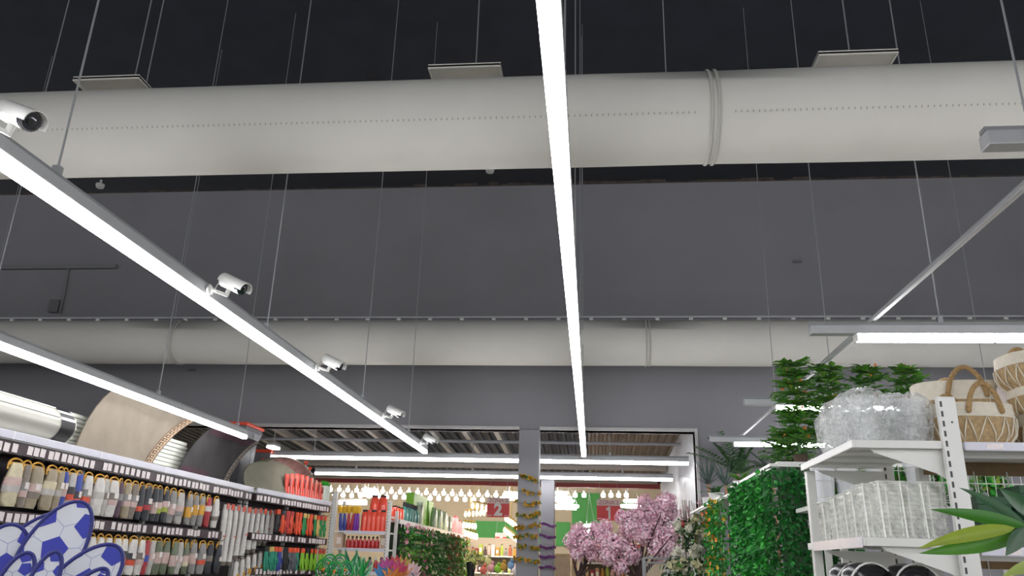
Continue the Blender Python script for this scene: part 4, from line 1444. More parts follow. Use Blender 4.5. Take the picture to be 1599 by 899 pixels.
# crossing shelf with the baskets
bs = thing('basket_shelf', 'white shelf with lilac front strip under the rope baskets', 'shelf', (2.0, 3.45, 0))
slotted_post(bs, 2.75, RY0 + 0.02, 0.06, 0.03, 2.262)
for x in (1.44, 2.75):
    MB().box((x - 0.02, 3.68, 0), (x + 0.02, 3.72, 2.05)).build('rear_post', WHITE_METAL, bs)
for z in (Z1, Z2 - 0.02):
    sh = MB().box((1.42, RY0 + 0.03, z - 0.02), (2.74, 3.75, z - 0.004)).build('shelf_board', WHITE_METAL, bs)
    MB().box((1.42, RY0 + 0.012, z - 0.034), (2.74, RY0 + 0.03, z)).build('front_lip', LILAC, sh, bevel=0.003)
    MB().box((1.44, 3.30, z - 0.05), (2.74, 3.34, z - 0.02)).build('cross_beam', WHITE_METAL, sh)
    MB().box((1.44, 3.66, z - 0.075), (2.74, 3.68, z - 0.02)).build('wood_rail', mat('wood_rail', '#8a6f4e', 0.6, var=0.15), sh)
    MB().box((1.50, RY0 + 0.0105, z - 0.028), (1.56, RY0 + 0.012, z - 0.006)).build('price_card', TAG, sh)
for k in range(9):
    x = 1.50 + 0.135 * k
    MB().tube([(x, 3.655, 1.2), (x, 3.655, Z1 - 0.06)], 0.003, 5).build('grid_wire', WHITE_METAL, bs)
for k in range(4):
    z = 1.3 + 0.2 * k
    MB().tube([(1.46, 3.651, z), (2.7, 3.651, z)], 0.003, 5).build('grid_wire', WHITE_METAL, bs)

# --- baskets
TAN = mat('basket_weave', '#b89d75', 0.85, var=0.2, scale=60, bump=0.35, bscale=120, wave='Z')
CREAMB = mat('basket_cream', '#d9d2c1', 0.8, var=0.06, scale=40, bump=0.3, bscale=150)
ROPE = mat('basket_rope', '#a98a5e', 0.85, var=0.2, scale=90, bump=0.6, bscale=140)
CORD = mat('basket_cord', '#e0d9c8', 0.7)


def basket(label, x, y, z, w, d, h, rotz, tag_=False, rim=0.68, rise=0.075):
    t = thing('rope_basket', label, 'basket', (x, y, z), (0, 0, rotz), group='rope baskets on the right shelf')
    N = 32

    def ring(u, ex=0.0, z=None):
        k = 0.86 + 0.14 * math.sin(min(1, u * 1.15) * PI * 0.72)
        if u < 0.08:
            k *= 0.9
        return [(((w / 2) * k + ex) * math.copysign(abs(math.cos(2 * PI * q / N)) ** 0.75, math.cos(2 * PI * q / N)), ((d / 2) * k + ex) * math.copysign(abs(math.sin(2 * PI * q / N)) ** 0.75, math.sin(2 * PI * q / N)), h * u) for q in range(N)]
    MB().rings([ring(u) for u in (0.0, 0.05, 0.2, 0.4, rim - 0.08, rim)]).build('woven_body', TAN, t, local=True, smooth=True, angle=60)
    ri = [ring(u, 0.002) for u in (rim - 0.02, (1 + rim) / 2, 1.0)] + [ring(1.0, -0.006), ring(0.7, -0.006)]
    MB().rings(ri, caps=False).build('cream_rim', CREAMB, t, local=True, smooth=True, angle=60)
    # zigzag cord
    zz = MB()
    nz = 18
    pts = []
    for k in range(2 * nz + 1):
        a = 2 * PI * k / (2 * nz)
        u = rim - 0.02 if k % 2 else 0.06
        for (uu, aa) in ((u, a),):
            R_ = ring(uu, 0.004)
            i0 = (a / (2 * PI) * N) % N
            i = int(i0) % N
            f = i0 - int(i0)
            A, B_ = Vector(R_[i]), Vector(R_[(i + 1) % N])
            pts.append(A.lerp(B_, f))
    fine = []
    for k in range(len(pts) - 1):
        for q in range(3):
            p = pts[k].lerp(pts[k + 1], q / 3)
            u = p.z / h
            R_ = ring(u, 0.004)
            an = (k + q / 3) / (2 * nz) * N
            i = int(an) % N
            fine.append(Vector(R_[i]).lerp(Vector(R_[(i + 1) % N]), an - int(an)))
    zz.tube(fine, 0.0028, 5)
    zz.build('zigzag_cord', CORD, t, local=True)
    for sg in (-1, 1):
        a0 = w * 0.20
        mb = MB()
        pl = [(-a0 + 2 * a0 * q / 10, sg * (d / 2 * 0.98 + 0.004), h * 0.82 + (h * 0.18 + rise) * math.sin(PI * q / 10) ** 0.6) for q in range(11)]
        mb.tube(pl, 0.0105, 8)
        hd = mb.build('rope_handle', ROPE, t, local=True, smooth=True)
        for e in (-1, 1):
            MB().ell((e * a0, sg * (d / 2 * 0.98 + 0.004), h * 0.80), (0.011, 0.010, 0.014)).build('rope_knot', ROPE, hd, local=True, smooth=True)
    if tag_:
        MB().box((w * 0.30, -d / 2 - 0.008, h * 0.62), (w * 0.42, -d / 2 - 0.004, h * 0.88)).build('price_tag', TAG, t, local=True)
    return t


c = at(1506, 660, Y=3.42)
basket('low rope basket in front, next to the slotted white post', c.x, 3.385, Z1, 0.33, 0.25, 0.165, 0.12)
c = at(1500, 640, Y=3.66)
basket('big rope basket with price tag, behind the low front one', c.x + 0.005, 3.68, Z1 - 0.004, 0.385, 0.25, 0.325, -0.10, True, rim=0.76, rise=0.055)
c = at(1640, 640, Y=3.5)
basket('lowest rope basket of the stack at the right edge', c.x, 3.47, Z1 - 0.004, 0.33, 0.30, 0.15, 0.1)
basket('middle rope basket of the stack at the right edge', c.x + 0.01, 3.48, Z1 + 0.125, 0.33, 0.30, 0.15, 0.0)
basket('top rope basket of the stack, handle raised against the far duct', c.x - 0.015, 3.47, Z1 + 0.25, 0.34, 0.30, 0.15, 0.05)

# --- clear bags on the top board
BAG = clear_plastic('crinkled_film', 0.30, '#ffffff', 0.8, 22)
VASE = clear_plastic('clear_vase', 0.28, '#ffffff', 0.2, 14)


def bag(label, x, y, w, d, h, seed):
    rd = random.Random(seed)
    t = thing('clear_bag', label, 'plastic bag', (x, y, Z1), (0, 0, rd.uniform(0, 3)), group='clear wrapped goods on the top board')
    rings = []
    N = 22
    ph = [rd.uniform(0, 6) for _ in range(8)]
    for i in range(12):
        u = i / 11
        k = (0.72 + 0.35 * math.sin(u * 2.3)) if u < 0.78 else (0.72 + 0.35 * math.sin(0.78 * 2.3)) * (1 - ((u - 0.78) / 0.22) ** 2 * 0.75)
        rings.append([((w / 2) * k * (1 + 0.10 * math.sin(3 * 2 * PI * q / N + ph[0] + 2 * u) + 0.06 * math.sin(7 * 2 * PI * q / N + ph[1] + 9 * u) + rd.uniform(-0.04, 0.04)) * math.cos(2 * PI * q / N),
                       (d / 2) * k * (1 + 0.10 * math.sin(4 * 2 * PI * q / N + ph[2] + 3 * u) + rd.uniform(-0.04, 0.04)) * math.sin(2 * PI * q / N), h * u * (1 + (rd.uniform(-0.03, 0.03) if 0 < i else 0))) for q in range(N)])
    MB().rings(rings).build('film', BAG, t, local=True, smooth=False)
    MB().lathe([(0.03, 0.003), (0.05, h * 0.3), (0.045, h * 0.6), (0.055, h * 0.85), (0.05, h * 0.85), (0.04, h * 0.6), (0.044, h * 0.3), (0.026, 0.01)], 16).build('vase', VASE, t, local=True, smooth=True)


for i, (px, Y, w, h, lab) in enumerate(((1291, 3.72, 0.15, 0.20, 'small clear bag at the far left end of the top board'), (1322, 3.56, 0.19, 0.235, 'tall clear crinkled bag, second from the left on the top board'),
                                        (1352, 3.40, 0.20, 0.245, 'tallest clear crinkled bag in the middle of the top board'), (1402, 3.45, 0.19, 0.235, 'clear crinkled bag right of the tallest one'),
                                        (1432, 3.34, 0.15, 0.215, 'clear bag touching the slotted white post'))):
    p = at(px, 680, Y=Y)
    bag(lab, min(max(p.x, 1.09), 1.30), Y, w * 0.95, w * 0.9, h, i)

# --- clear ribbed containers on the board below
RIB = clear_plastic('ribbed_clear', 0.36, '#fdfdf8', 0.06, 9)


def container(label, px, Y, w, d, h, nrib, seed, vert=False):
    p = at(px, 800, Y=Y)
    t = thing('clear_container', label, 'container', (p.x, Y, Z2), (0, 0, rv(-0.08, 0.08)), group='clear ribbed containers')
    rings = []
    K = nrib * 3
    for i in range(K + 1):
        u = i / K
        b = 0.004 * (1 if i % 3 == 1 else 0)
        k = 0.88 + 0.12 * u
        r = 0.012
        a, c_ = w / 2 * k + b, d / 2 * k + b
        rings.append([(-a + r, -c_, h * u), (a - r, -c_, h * u), (a, -c_ + r, h * u), (a, c_ - r, h * u), (a - r, c_, h * u), (-a + r, c_, h * u), (-a, c_ - r, h * u), (-a, -c_ + r, h * u)])
    MB().rings(rings).build('ribbed_wall', RIB, t, local=True)
    MB().box((-w / 2 - 0.006, -d / 2 - 0.006, h), (w / 2 + 0.006, d / 2 + 0.006, h + 0.008)).build('lid', RIB, t, local=True, bevel=0.003)
    for s_ in (-0.25, 0.25):
        MB().box((s_ * w - 0.003, -d / 2 - 0.003, 0.01), (s_ * w + 0.003, -d / 2 + 0.001, h)).build('rib_strip', RIB, t, local=True)
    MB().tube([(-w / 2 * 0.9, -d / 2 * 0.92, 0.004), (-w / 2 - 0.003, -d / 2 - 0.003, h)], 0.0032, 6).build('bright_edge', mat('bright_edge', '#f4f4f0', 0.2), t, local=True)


CN = [(1294, 3.86, 0.075, 0.17, 7), (1312, 3.74, 0.075, 0.18, 7), (1328, 3.62, 0.075, 0.185, 7), (1343, 3.48, 0.075, 0.19, 7), (1361, 3.36, 0.08, 0.20, 8), (1388, 3.30, 0.095, 0.205, 12), (1422, 3.30, 0.095, 0.205, 12), (1456, 3.30, 0.09, 0.205, 12)]
for i, (px, Y, w, h, nr) in enumerate(CN):
    container(f'clear ribbed plastic container, {ordw(i + 1)} from the left on the second board', px, Y, w, 0.10, h, nr, i)

# --- black bowls with white rims on the third board
for i, (px, Y) in enumerate(((1330, 3.62), (1352, 3.42), (1420, 3.36))):
    p = at(px, 890, Y=Y)
    t = thing('black_bowl', ('black bowl with white hoop, leftmost on the lowest board', 'black bowl with white hoop, middle one on the lowest board', 'black bowl with white hoop, rightmost on the lowest board')[i], 'bowl', (p.x, Y, Z3), group='black bowls on the lowest board')
    MB().lathe([(0.055, 0), (0.085, 0.05), (0.098, 0.13), (0.09, 0.17), (0.07, 0.195), (0.03, 0.205)], 24).build('bowl_body', mat('bowl_black', '#202124', 0.25, coat=0.4), t, local=True, smooth=True)
    MB().tube([(0.09 * math.cos(PI * q / 12), -0.075, 0.10 + 0.105 * math.sin(PI * q / 12)) for q in range(13)], 0.004, 6).build('white_hoop', WHITE_PLASTIC, t, local=True, smooth=True)

# --- pots and wire fence beyond the bay
ws = thing('pot_shelf', 'white wire-fronted shelf with pots beyond the clear containers', 'shelf', (1.5, 4.3, 0))
MB().box((1.08, 4.12, 1.90), (2.1, 4.50, 1.92)).build('shelf_board', WHITE_METAL, ws)
for x in (1.22, 2.08):
    for y in (4.20, 4.48):
        MB().box((x - 0.015, y - 0.015, 0), (x + 0.015, y + 0.015, 1.90)).build('post', WHITE_METAL, ws)
for k in range(26):
    x = 1.09 + 0.04 * k
    MB().tube([(x, 4.11, 1.90), (x, 4.11, 2.135)], 0.002, 4).build('fence_wire', WHITE_METAL, ws)
for z in (1.95, 2.03, 2.085, 2.135):
    MB().tube([(1.08, 4.108, z), (2.1, 4.108, z)], 0.0025, 4).build('fence_wire', WHITE_METAL, ws)
for i, px in enumerate((1287, 1324, 1375, 1437)):
    p = at(px, 750, Y=4.28)
    t = thing('white_pot', ('white pot behind the wire fence, at far left by the thin post', 'white pot behind the wire fence, second from the left', 'white pot behind the wire fence, third from the left', 'white pot behind the wire fence, nearest the slotted post')[i], 'pot', (p.x, 4.30, 1.92), group='white pots behind the wire')
    MB().lathe([(0.045, 0), (0.06, 0.20), (0.066, 0.205), (0.066, 0.23), (0.056, 0.23), (0.05, 0.15)], 20).build('pot_wall', mat('pot_white', '#dde0e4', 0.35), t, local=True, smooth=True)
    MB().lathe([(0.054, 0.18), (0.001, 0.19)], 12, caps=False).build('soil', BARK, t, local=True)
rd = random.Random(9)
for i, px in enumerate((1305, 1350, 1405, 1465, 1530)):
    p = at(px, 740, Y=4.52)
    t = thing('leafy_bush', f'fresh green bush behind the wire fence, {ordw(i + 1)} from the left', 'plant', (p.x, 4.40, 1.92), group='bushes behind the wire')
    lv = MB()
    for k in range(220):
        q = Vector((rd.gauss(0, 0.05), rd.gauss(0, 0.03), rd.uniform(0.02, 0.20)))
        lv.leaf(q, rdir(rd, 0.4), rdir(rd), 0.05, 0.028, rd.randrange(3))
    lv.build('foliage', [GREENS[0], OLIVES[2], OLIVES[1]], t, local=True, stuff=True)
    MB().tube([(0, 0, 0), (0, 0, 0.18)], 0.006, 5).build('stem', STEM, t, local=True)

# --- dark green planters under the basket shelf
DGR = mat('planter_green', '#2d5238', 0.6, var=0.1)
for i, (x0, x1, y0, h, lab) in enumerate(((1.47, 1.60, 3.30, 0.19, 'dark green square planter nearest the slotted white post'), (1.615, 1.76, 3.26, 0.23, 'dark green square planter under the basket shelf, middle one'), (1.775, 1.93, 3.26, 0.21, 'dark green square planter at the right edge under the baskets'))):
    zb = Z2 - 0.024
    t = thing('green_planter', lab, 'planter', ((x0 + x1) / 2, y0 + 0.1, zb), group='dark green planters')
    cx, cy = (x0 + x1) / 2, y0 + 0.09
    rr = []
    for z, k in ((zb, 0.82), (zb + h - 0.03, 0.96), (zb + h - 0.03, 1.0), (zb + h, 1.0), (zb + h, 0.92), (zb + 0.02, 0.78)):
        rr.append([(cx + sx * (x1 - x0) / 2 * k, cy + sy * 0.09 * k, z) for sx, sy in ((-1, -1), (1, -1), (1, 1), (-1, 1))])
    MB().rings(rr).build('planter_wall', DGR, t, bevel=0.004)
    MB().box((cx - 0.045, cy - 0.06, zb + h * 0.7), (cx + 0.045, cy + 0.06, zb + h * 0.75)).build('soil', BARK, t)

# --- foreground plant with long leaves
def long_leaf(parent, name, base, tip, w, m_, droop=0.02, fold=0.25, n2=None):
    base, tip = Vector(base), Vector(tip)
    d = tip - base
    view = ((base + tip) / 2 - EYE).normalized()
    sd = d.cross(view).normalized()
    nn = sd.cross(d).normalized()
    off = Vector(parent['_o'])

    def fn(u, v):
        s_ = v
        wv = 0.62 * w * (math.sin(PI * min(1, s_ ** 0.7)) ** 0.95 + 0.05 * (1 - s_))
        e = (u - 0.5) * 2
        return base + d * s_ + sd * e * wv / 2 + nn * (abs(e) * wv * fold * 0.5) + Vector((0, 0, -droop * 4 * s_ * (1 - s_) * -1)) - off
    mb = MB().grid(fn, 4, 14)
    return mb.build(name, m_, parent, local=True, smooth=True, angle=80)


LF_D = mat('blade_dark', '#3c7a22', 0.4, var=0.1, scale=20)
LF_Y = mat('blade_lime', '#8a9f1e', 0.4, var=0.1, scale=20)
LF_M = mat('blade_mid', '#4f8c26', 0.4, var=0.1, scale=20)
LF_X = mat('blade_deep', '#24502b', 0.45, var=0.1, scale=20)
jn = at(1604, 822, Y=1.72)
t = thing('bamboo_plant', 'foreground plant with long pointed leaves at the lower right edge', 'plant', (jn.x, jn.y, 0))
MB().tube([(jn.x + 0.02, 1.74, 0.0), (jn.x + 0.01, 1.73, 1.0), jn], [0.012, 0.010, 0.005], 8).build('cane', mat('cane_green', '#7d8f3a', 0.5, var=0.1), t, smooth=True)
long_leaf(t, 'leaf', jn, at(1452, 795, Y=1.66), 0.040, LF_D, 0.004)
long_leaf(t, 'leaf', at(1585, 824, Y=1.70), at(1432, 857, Y=1.60), 0.042, LF_Y, 0.006)
long_leaf(t, 'leaf', at(1604, 832, Y=1.72), at(1434, 864, Y=1.64), 0.050, LF_M, -0.004)
long_leaf(t, 'leaf', jn, at(1497, 761, Y=1.78), 0.030, LF_X, 0.008)
long_leaf(t, 'leaf', jn, at(1570, 868, Y=1.62), 0.045, LF_X, 0.0)
long_leaf(t, 'leaf', jn + Vector((0.03, 0.02, 0.02)), at(1560, 762, Y=1.9), 0.05, LF_X, 0.004)
long_leaf(t, 'leaf', at(1640, 880, Y=1.66), at(1563, 902, Y=1.55), 0.035, LF_Y, 0.006)
long_leaf(t, 'leaf', jn, at(1720, 800, Y=1.7), 0.045, LF_D, 0.006)

# ================================================================ CENTRE-LEFT RACKS BEYOND THE OPENING
random.seed(44)
RKY = 10.25
rk = thing('end_rack', 'white slotted rack at the aisle end with orange packs and red bottles', 'rack', (-2.9, RKY, 0))
xl, xr = at(521, 800, Y=RKY).x, at(608, 800, Y=RKY).x
ztl, ztr = at(523, 766, Y=RKY).z, at(612, 782, Y=RKY).z
for x, zt in ((xl, ztl), (xr, ztr)):
    slotted_post(rk, x, RKY, 0.07 if x == xl else 0.05, 0.04, zt)
    MB().box((x - 0.02, RKY + 0.40, 0), (x + 0.02, RKY + 0.44, zt - 0.1)).build('rear_post', WHITE_METAL, rk)
zs = [at(560, y, Y=RKY).z for y in (829, 856, 892)]
for z in zs:
    sh = MB().box((xl + 0.04, RKY + 0.0, z - 0.02), (xr - 0.02, RKY + 0.42, z)).build('shelf_board', WHITE_METAL, rk)
    MB().box((xl + 0.16, RKY - 0.012, z - 0.035), (xr - 0.03, RKY, z + 0.005)).build('front_lip', LILAC, sh)
z_up = at(590, 806, Y=RKY + 0.3).z
MB().box((xl + 0.3, RKY + 0.18, z_up - 0.02), (xr - 0.02, RKY + 0.42, z_up)).build('shelf_board', WHITE_METAL, rk)
PKO = mat('pack_coral', '#f2563f', 0.3, var=0.08, coat=0.4)


def soft_pack(name, label, x, y, z, w, d, h, m_, m2, group, fold=True):
    t = thing(name, label, 'pack', (x, y, z), (0, 0, rv(-0.15, 0.15)), group=group)
    rr = []
    N = 12
    for u, k, kd in ((0, 0.9, 1), (0.1, 1, 1.05), (0.5, 1.0, 0.95), (0.8, 0.9, 0.6), (0.9, 0.72, 0.3)):
        rr.append([(w / 2 * k * math.cos(2 * PI * q / N), d / 2 * kd * math.sin(2 * PI * q / N), h * u) for q in range(N)])
    MB().rings(rr).build('pouch', m_, t, local=True, smooth=True)
    MB().rings([[(w / 2 * k * math.cos(2 * PI * q / N), d / 2 * 0.28 * math.sin(2 * PI * q / N), h * u) for q in range(N)] for u, k in ((0.88, 0.70), (1.0, 0.75))]).build('closure', m2, t, local=True, smooth=True)
    return t


for i, px in enumerate((568, 575, 582, 590, 597)):
    p = at(px, 826, Y=RKY + 0.1)
    soft_pack('orange_pack', f'bright orange pouch, {ordw(i + 1)} from the left on the upper rack board', p.x, RKY + 0.1, zs[0], 0.085, 0.09, 0.27, PKO, PKO if i % 2 else BLACK, 'orange pouches on the rack')
for i, px in enumerate((584, 597)):
    p = at(px, 800, Y=RKY + 0.3)
    soft_pack('orange_pack', ('orange pouch with black closure, left of the two on top of the rack', 'orange pouch with black closure, right of the two on top of the rack')[i], p.x, RKY + 0.3, z_up, 0.12, 0.10, 0.27, PKO, BLACK, 'orange pouches on the rack top')
pc = [(532, 'blue', gcol['blue']), (538, 'blue', gcol['blue']), (543, 'crimson', mat('crimson', '#b02a3c', 0.4, coat=0.3)), (548, 'crimson', MATS['crimson']), (553, 'purple', mat('vivid_purple', '#7a35a8', 0.4, coat=0.3)), (558, 'purple', MATS['vivid_purple'])]
for i, (px, nm, m_) in enumerate(pc):
    p = at(px, 826, Y=RKY + 0.12)
    t = thing('garden_tool', f'{nm} garden tool with yellow top, {ordw(i + 1)} from the left on the rack', 'tool', (p.x, RKY + 0.12, zs[0]), (0, rv(-0.1, 0.1), 0), group='small tools on the rack')
    MB().lathe([(0.018, 0), (0.026, 0.06), (0.02, 0.16), (0.014, 0.22)], 10).build('handle', m_, t, local=True, smooth=True)
    MB().lathe([(0.014, 0.22), (0.034, 0.25), (0.034, 0.30), (0.012, 0.32)], 10).build('top', YF[0], t, local=True, smooth=True)
REDB = mat('red_bottle', '#b3262a', 0.25, coat=0.5)
for i in range(9):
    x = xl + 0.2 + i * (xr - xl - 0.27) / 8.5
    t = thing('red_bottle', f'red bottle with dark cap, {ordw(i + 1)} from the left on the middle rack board', 'bottle', (x, RKY + 0.08, zs[1]), group='red bottles on the rack')
    MB().lathe([(0.028, 0), (0.030, 0.02), (0.030, 0.085), (0.012, 0.115), (0.012, 0.125)], 12).build('bottle_body', REDB, t, local=True, smooth=True)
    MB().lathe([(0.014, 0.125), (0.014, 0.15)], 10).build('cap', BLACK, t, local=True, smooth=True)
for i in range(6):
    x = xl + 0.35 + i * 0.075
    t = thing('spray_bottle', f'grey and red spray bottle, {ordw(i + 1)} from the left on the lowest rack board', 'bottle', (x, RKY + 0.1, zs[2]), group='spray bottles on the rack')
    MB().lathe([(0.03, 0), (0.03, 0.11), (0.012, 0.14)], 10).build('bottle_body', REDB if i % 2 else mat('bottle_grey', '#73757c', 0.4), t, local=True, smooth=True)
    MB().box((-0.02, -0.012, 0.14), (0.012, 0.012, 0.175)).build('trigger', WHITE_PLASTIC if i % 2 else BLACK, t, local=True, bevel=0.004)
for x, lab in ((xl + 0.09, 'pale box at the left end of the middle rack board'), (xr - 0.06, 'pale box at the right end of the middle rack board')):
    t = thing('pale_box', lab, 'box', (x, RKY + 0.1, zs[1]), group='pale boxes on the rack')
    MB().box((-0.05, -0.06, 0), (0.05, 0.06, 0.17)).build('carton', mat('carton_pale', '#c7ab95', 0.6, var=0.1), t, local=True, bevel=0.003)
    MB().box((-0.03, -0.0615, 0.05), (0.03, -0.06, 0.13)).build('label_panel', mat('carton_print', '#e3d7cb', 0.6), t, local=True)

# --- long run behind it, flowers hanging toward the aisle
CX = xr + 0.02
zl = at(625, 812, X=CX).z
CY0, CY1 = RKY + 0.47, at(724, 838, X=CX).y
rc = thing('flower_run', 'long white shelf run hung with flower garlands in the middle distance', 'shelf', (CX, (CY0 + CY1) / 2, 0))
MB().box((CX - 0.45, CY0, zl - 0.03), (CX, CY1, zl)).build('top_board', WHITE_METAL, rc)
MB().box((CX, CY0, zl - 0.045), (CX + 0.012, CY1, zl + 0.012)).build('front_lip', LILAC, rc)
MB().box((CX - 0.12, CY0, 0), (CX - 0.10, CY1, zl - 0.03)).build('back_panel', mat('dark_green_back', '#26382a', 0.8), rc)
MB().box((CX - 0.10, CY1 - 0.04, 0), (CX + 0.03, CY1, zl + 0.12)).build('end_post', WHITE_METAL, rc)
tm = MB().box((0, -0.03, -0.045), (0.002, 0.03, 0.0)).mesh('price_card', TAG)
yy = CY0 + 0.1
while yy < CY1 - 0.1:
    inst('price_card', tm, rc, None, Vector((CX + 0.013, yy, zl - 0.045)) - rc.location)
    yy += rv(0.12, 0.3)
FST = []
for k, (gm, fm) in enumerate((([OLIVES[1], GREENS[2], OLIVES[0]], [mat('bloom_rose', '#c05a80', 0.6, var=0.15), mat('bloom_pink', '#d99aa6', 0.6, var=0.15)]),
                              ([GREENS[2], OLIVES[1], OLIVES[1]], [WF[0], WF[1]]),
                              ([OLIVES[1], mat('leaf_rust', '#7a5a3c', 0.6, var=0.2), OLIVES[1]], [mat('bloom_rust', '#a5623f', 0.6, var=0.2), mat('bloom_brown', '#7a4a45', 0.6, var=0.2)]),
                              ([mat('leaf_lime', '#a3b24f', 0.6, var=0.2), OLIVES[2], OLIVES[0]], [mat('bloom_lime', '#c3c96a', 0.6, var=0.1), WF[1]]))):
    st, lv = strand(70 + k, 1.0, 240, 0.045, 0.055)
    FST.append((st.mesh('stem', STEM), lv.mesh('leaf_cluster', gm), blossoms(80 + k, 1.0, 16, 0.034, 0.065).mesh('blossom_cluster', fm)))
seq = [0, 0, 0, 0, 0, 0, 0, 0, 1, 0, 1, 1, 1, 1, 1, 1, 1, 2, 2, 2, 2, 2, 2, 2, 2, 0, 0, 2, 3, 3]
kn = ('pink-flowered green garland hanging on the long middle run', 'white-flowered green garland hanging on the long middle run', 'rust brown garland hanging near the far end of the middle run', 'lime yellow garland hanging at the far end of the middle run')
for i, k in enumerate(seq):
    y = CY0 + 0.08 + (CY1 - CY0 - 0.2) * (i / (len(seq) - 1))
    garland('hanging_garland', kn[k], 'garland', kn[k].split(' hanging')[0] + 's', (CX + 0.075, y, zl - 0.05), rv(0, 6), FST[k][:2], extra=FST[k][2], scale=1.15)
# goods on its top board
def on_c(px, back=0.1):
    return at(px, 800, X=CX - back).y


for i, (px, m_, h) in enumerate(((616, 'coral', 0.19), (621, 'coral', 0.19), (626, 'coral', 0.19))):
    soft_pack('orange_pack', f'small coral pouch, {ordw(i + 1)} of three on the middle run', CX - 0.1, on_c(px), zl, 0.09, 0.16, h, PKO, BLACK, 'coral pouches on the middle run')
TEAL = mat('teal_bottle', '#4f8f85', 0.35, coat=0.3)
for i, px in enumerate((631, 636, 640, 644, 649)):
    t = thing('teal_bottle', f'teal bottle with dark cap, {ordw(i + 1)} from the left on the middle run', 'bottle', (CX - 0.1, on_c(px), zl), group='teal bottles on the middle run')
    MB().lathe([(0.05, 0), (0.055, 0.03), (0.055, 0.16), (0.02, 0.22)], 12).build('bottle_body', TEAL, t, local=True, smooth=True)
    MB().lathe([(0.025, 0.22), (0.025, 0.28)], 10).build('cap', BLACK, t, local=True)
LIMEB = mat('lime_box', '#7cc023', 0.5, var=0.06)
for i, (p0, p1, h, lab) in enumerate(((640, 662, 0.50, 'tall lime green box on the middle run'), (664, 672, 0.46, 'narrow lime green box beside the tall one'))):
    y0, y1 = on_c(p0, 0.25), on_c(p1, 0.25)
    t = thing('lime_box', lab, 'box', (CX - 0.25, (y0 + y1) / 2, zl), group='lime boxes on the middle run')
    MB().box((CX - 0.32, y0, zl), (CX - 0.2, y1, zl + h)).build('carton', LIMEB, t, bevel=0.004)
    MB().box((CX - 0.1995, y0 + 0.06, zl + h * 0.3), (CX - 0.199, y1 - 0.06, zl + h * 0.55)).build('label_panel', mat('lime_print', '#a8d66a', 0.5), t)
PALEG = mat('pale_green_pack', '#b9cbb0', 0.35, var=0.12, coat=0.3)
for i, px in enumerate((655, 678, 686, 694)):
    soft_pack('leaf_pack', f'pale green clear pack, {ordw(i + 1)} from the left on the middle run', CX - 0.12, on_c(px, 0.12), zl, 0.12, 0.26, 0.36, PALEG, PALEG, 'pale green packs on the middle run')
GB = mat('grey_box', '#7d857c', 0.5, var=0.1)
for i, px in enumerate((698, 704)):
    y = on_c(px)
    t = thing('grey_box', ('grey green box on the middle run, nearer one', 'grey green box on the middle run, farther one')[i], 'box', (CX - 0.15, y, zl), group='grey boxes on the middle run')
    MB().box((CX - 0.22, y - 0.12, zl), (CX - 0.08, y + 0.12, zl + 0.30)).build('carton', GB, t, bevel=0.004)
    MB().box((CX - 0.0795, y - 0.08, zl + 0.1), (CX - 0.079, y + 0.08, zl + 0.2)).build('label_panel', WHITE_PLASTIC, t)
PINK = mat('pink_fabric', '#e08f95', 0.6, var=0.12)
for i, px in enumerate((710, 715, 720)):
    soft_pack('pink_pack', f'pink pack at the far end of the middle run, {ordw(i + 1)} from the left', CX - 0.08, on_c(px), zl, 0.12, 0.36, 0.34 - 0.06 * i, PINK, mat('pink_deep', '#c25b6a', 0.6), 'pink packs on the middle run')

# --- pinwheels and foil flowers in front of the racks
PW = [mat('pinwheel_green', '#1f9a48', 0.4, var=0.1), mat('pinwheel_teal', '#2a7d5c', 0.4, var=0.1)]


def pinwheel(label, px, py, Y, R, seed):
    p = at(px, py, Y=Y)
    rd = random.Random(seed)
    t = thing('pinwheel', label, 'pinwheel', (p.x, Y, 0), group='green pinwheels')
    MB().tube([(0, 0, 0), (0, 0, p.z)], 0.006, 6).build('stick', STEM, t, local=True)
    for ri, (r, m_) in enumerate(((R, PW[0]), (R * 0.66, PW[1]), (R * 0.38, PW[0]))):
        mb = MB()
        n_ = 24
        for k in range(n_):
            a0, a1 = 2 * PI * k / n_, 2 * PI * (k + 1) / n_
            for q0, q1 in ((1.0, 0.78),):
                mb.add([(r * math.cos(a0) * q0, -0.01 - 0.012 * ri, p.z + r * 1.15 * math.sin(a0) * q0), (r * math.cos(a1) * q0, -0.01 - 0.012 * ri, p.z + r * 1.15 * math.sin(a1) * q0), (r * math.cos(a1) * q1, -0.02 - 0.012 * ri, p.z + r * 1.15 * math.sin(a1) * q1), (r * math.cos(a0) * q1, -0.02 - 0.012 * ri, p.z + r * 1.15 * math.sin(a0) * q1)], [(0, 1, 2, 3)])
        mb.build('foil_ring', m_, t, local=True, smooth=True)
    MB().ell((0, -0.05, p.z), (R * 0.16, 0.015, R * 0.18)).build('hub', YF[1], t, local=True, smooth=True)


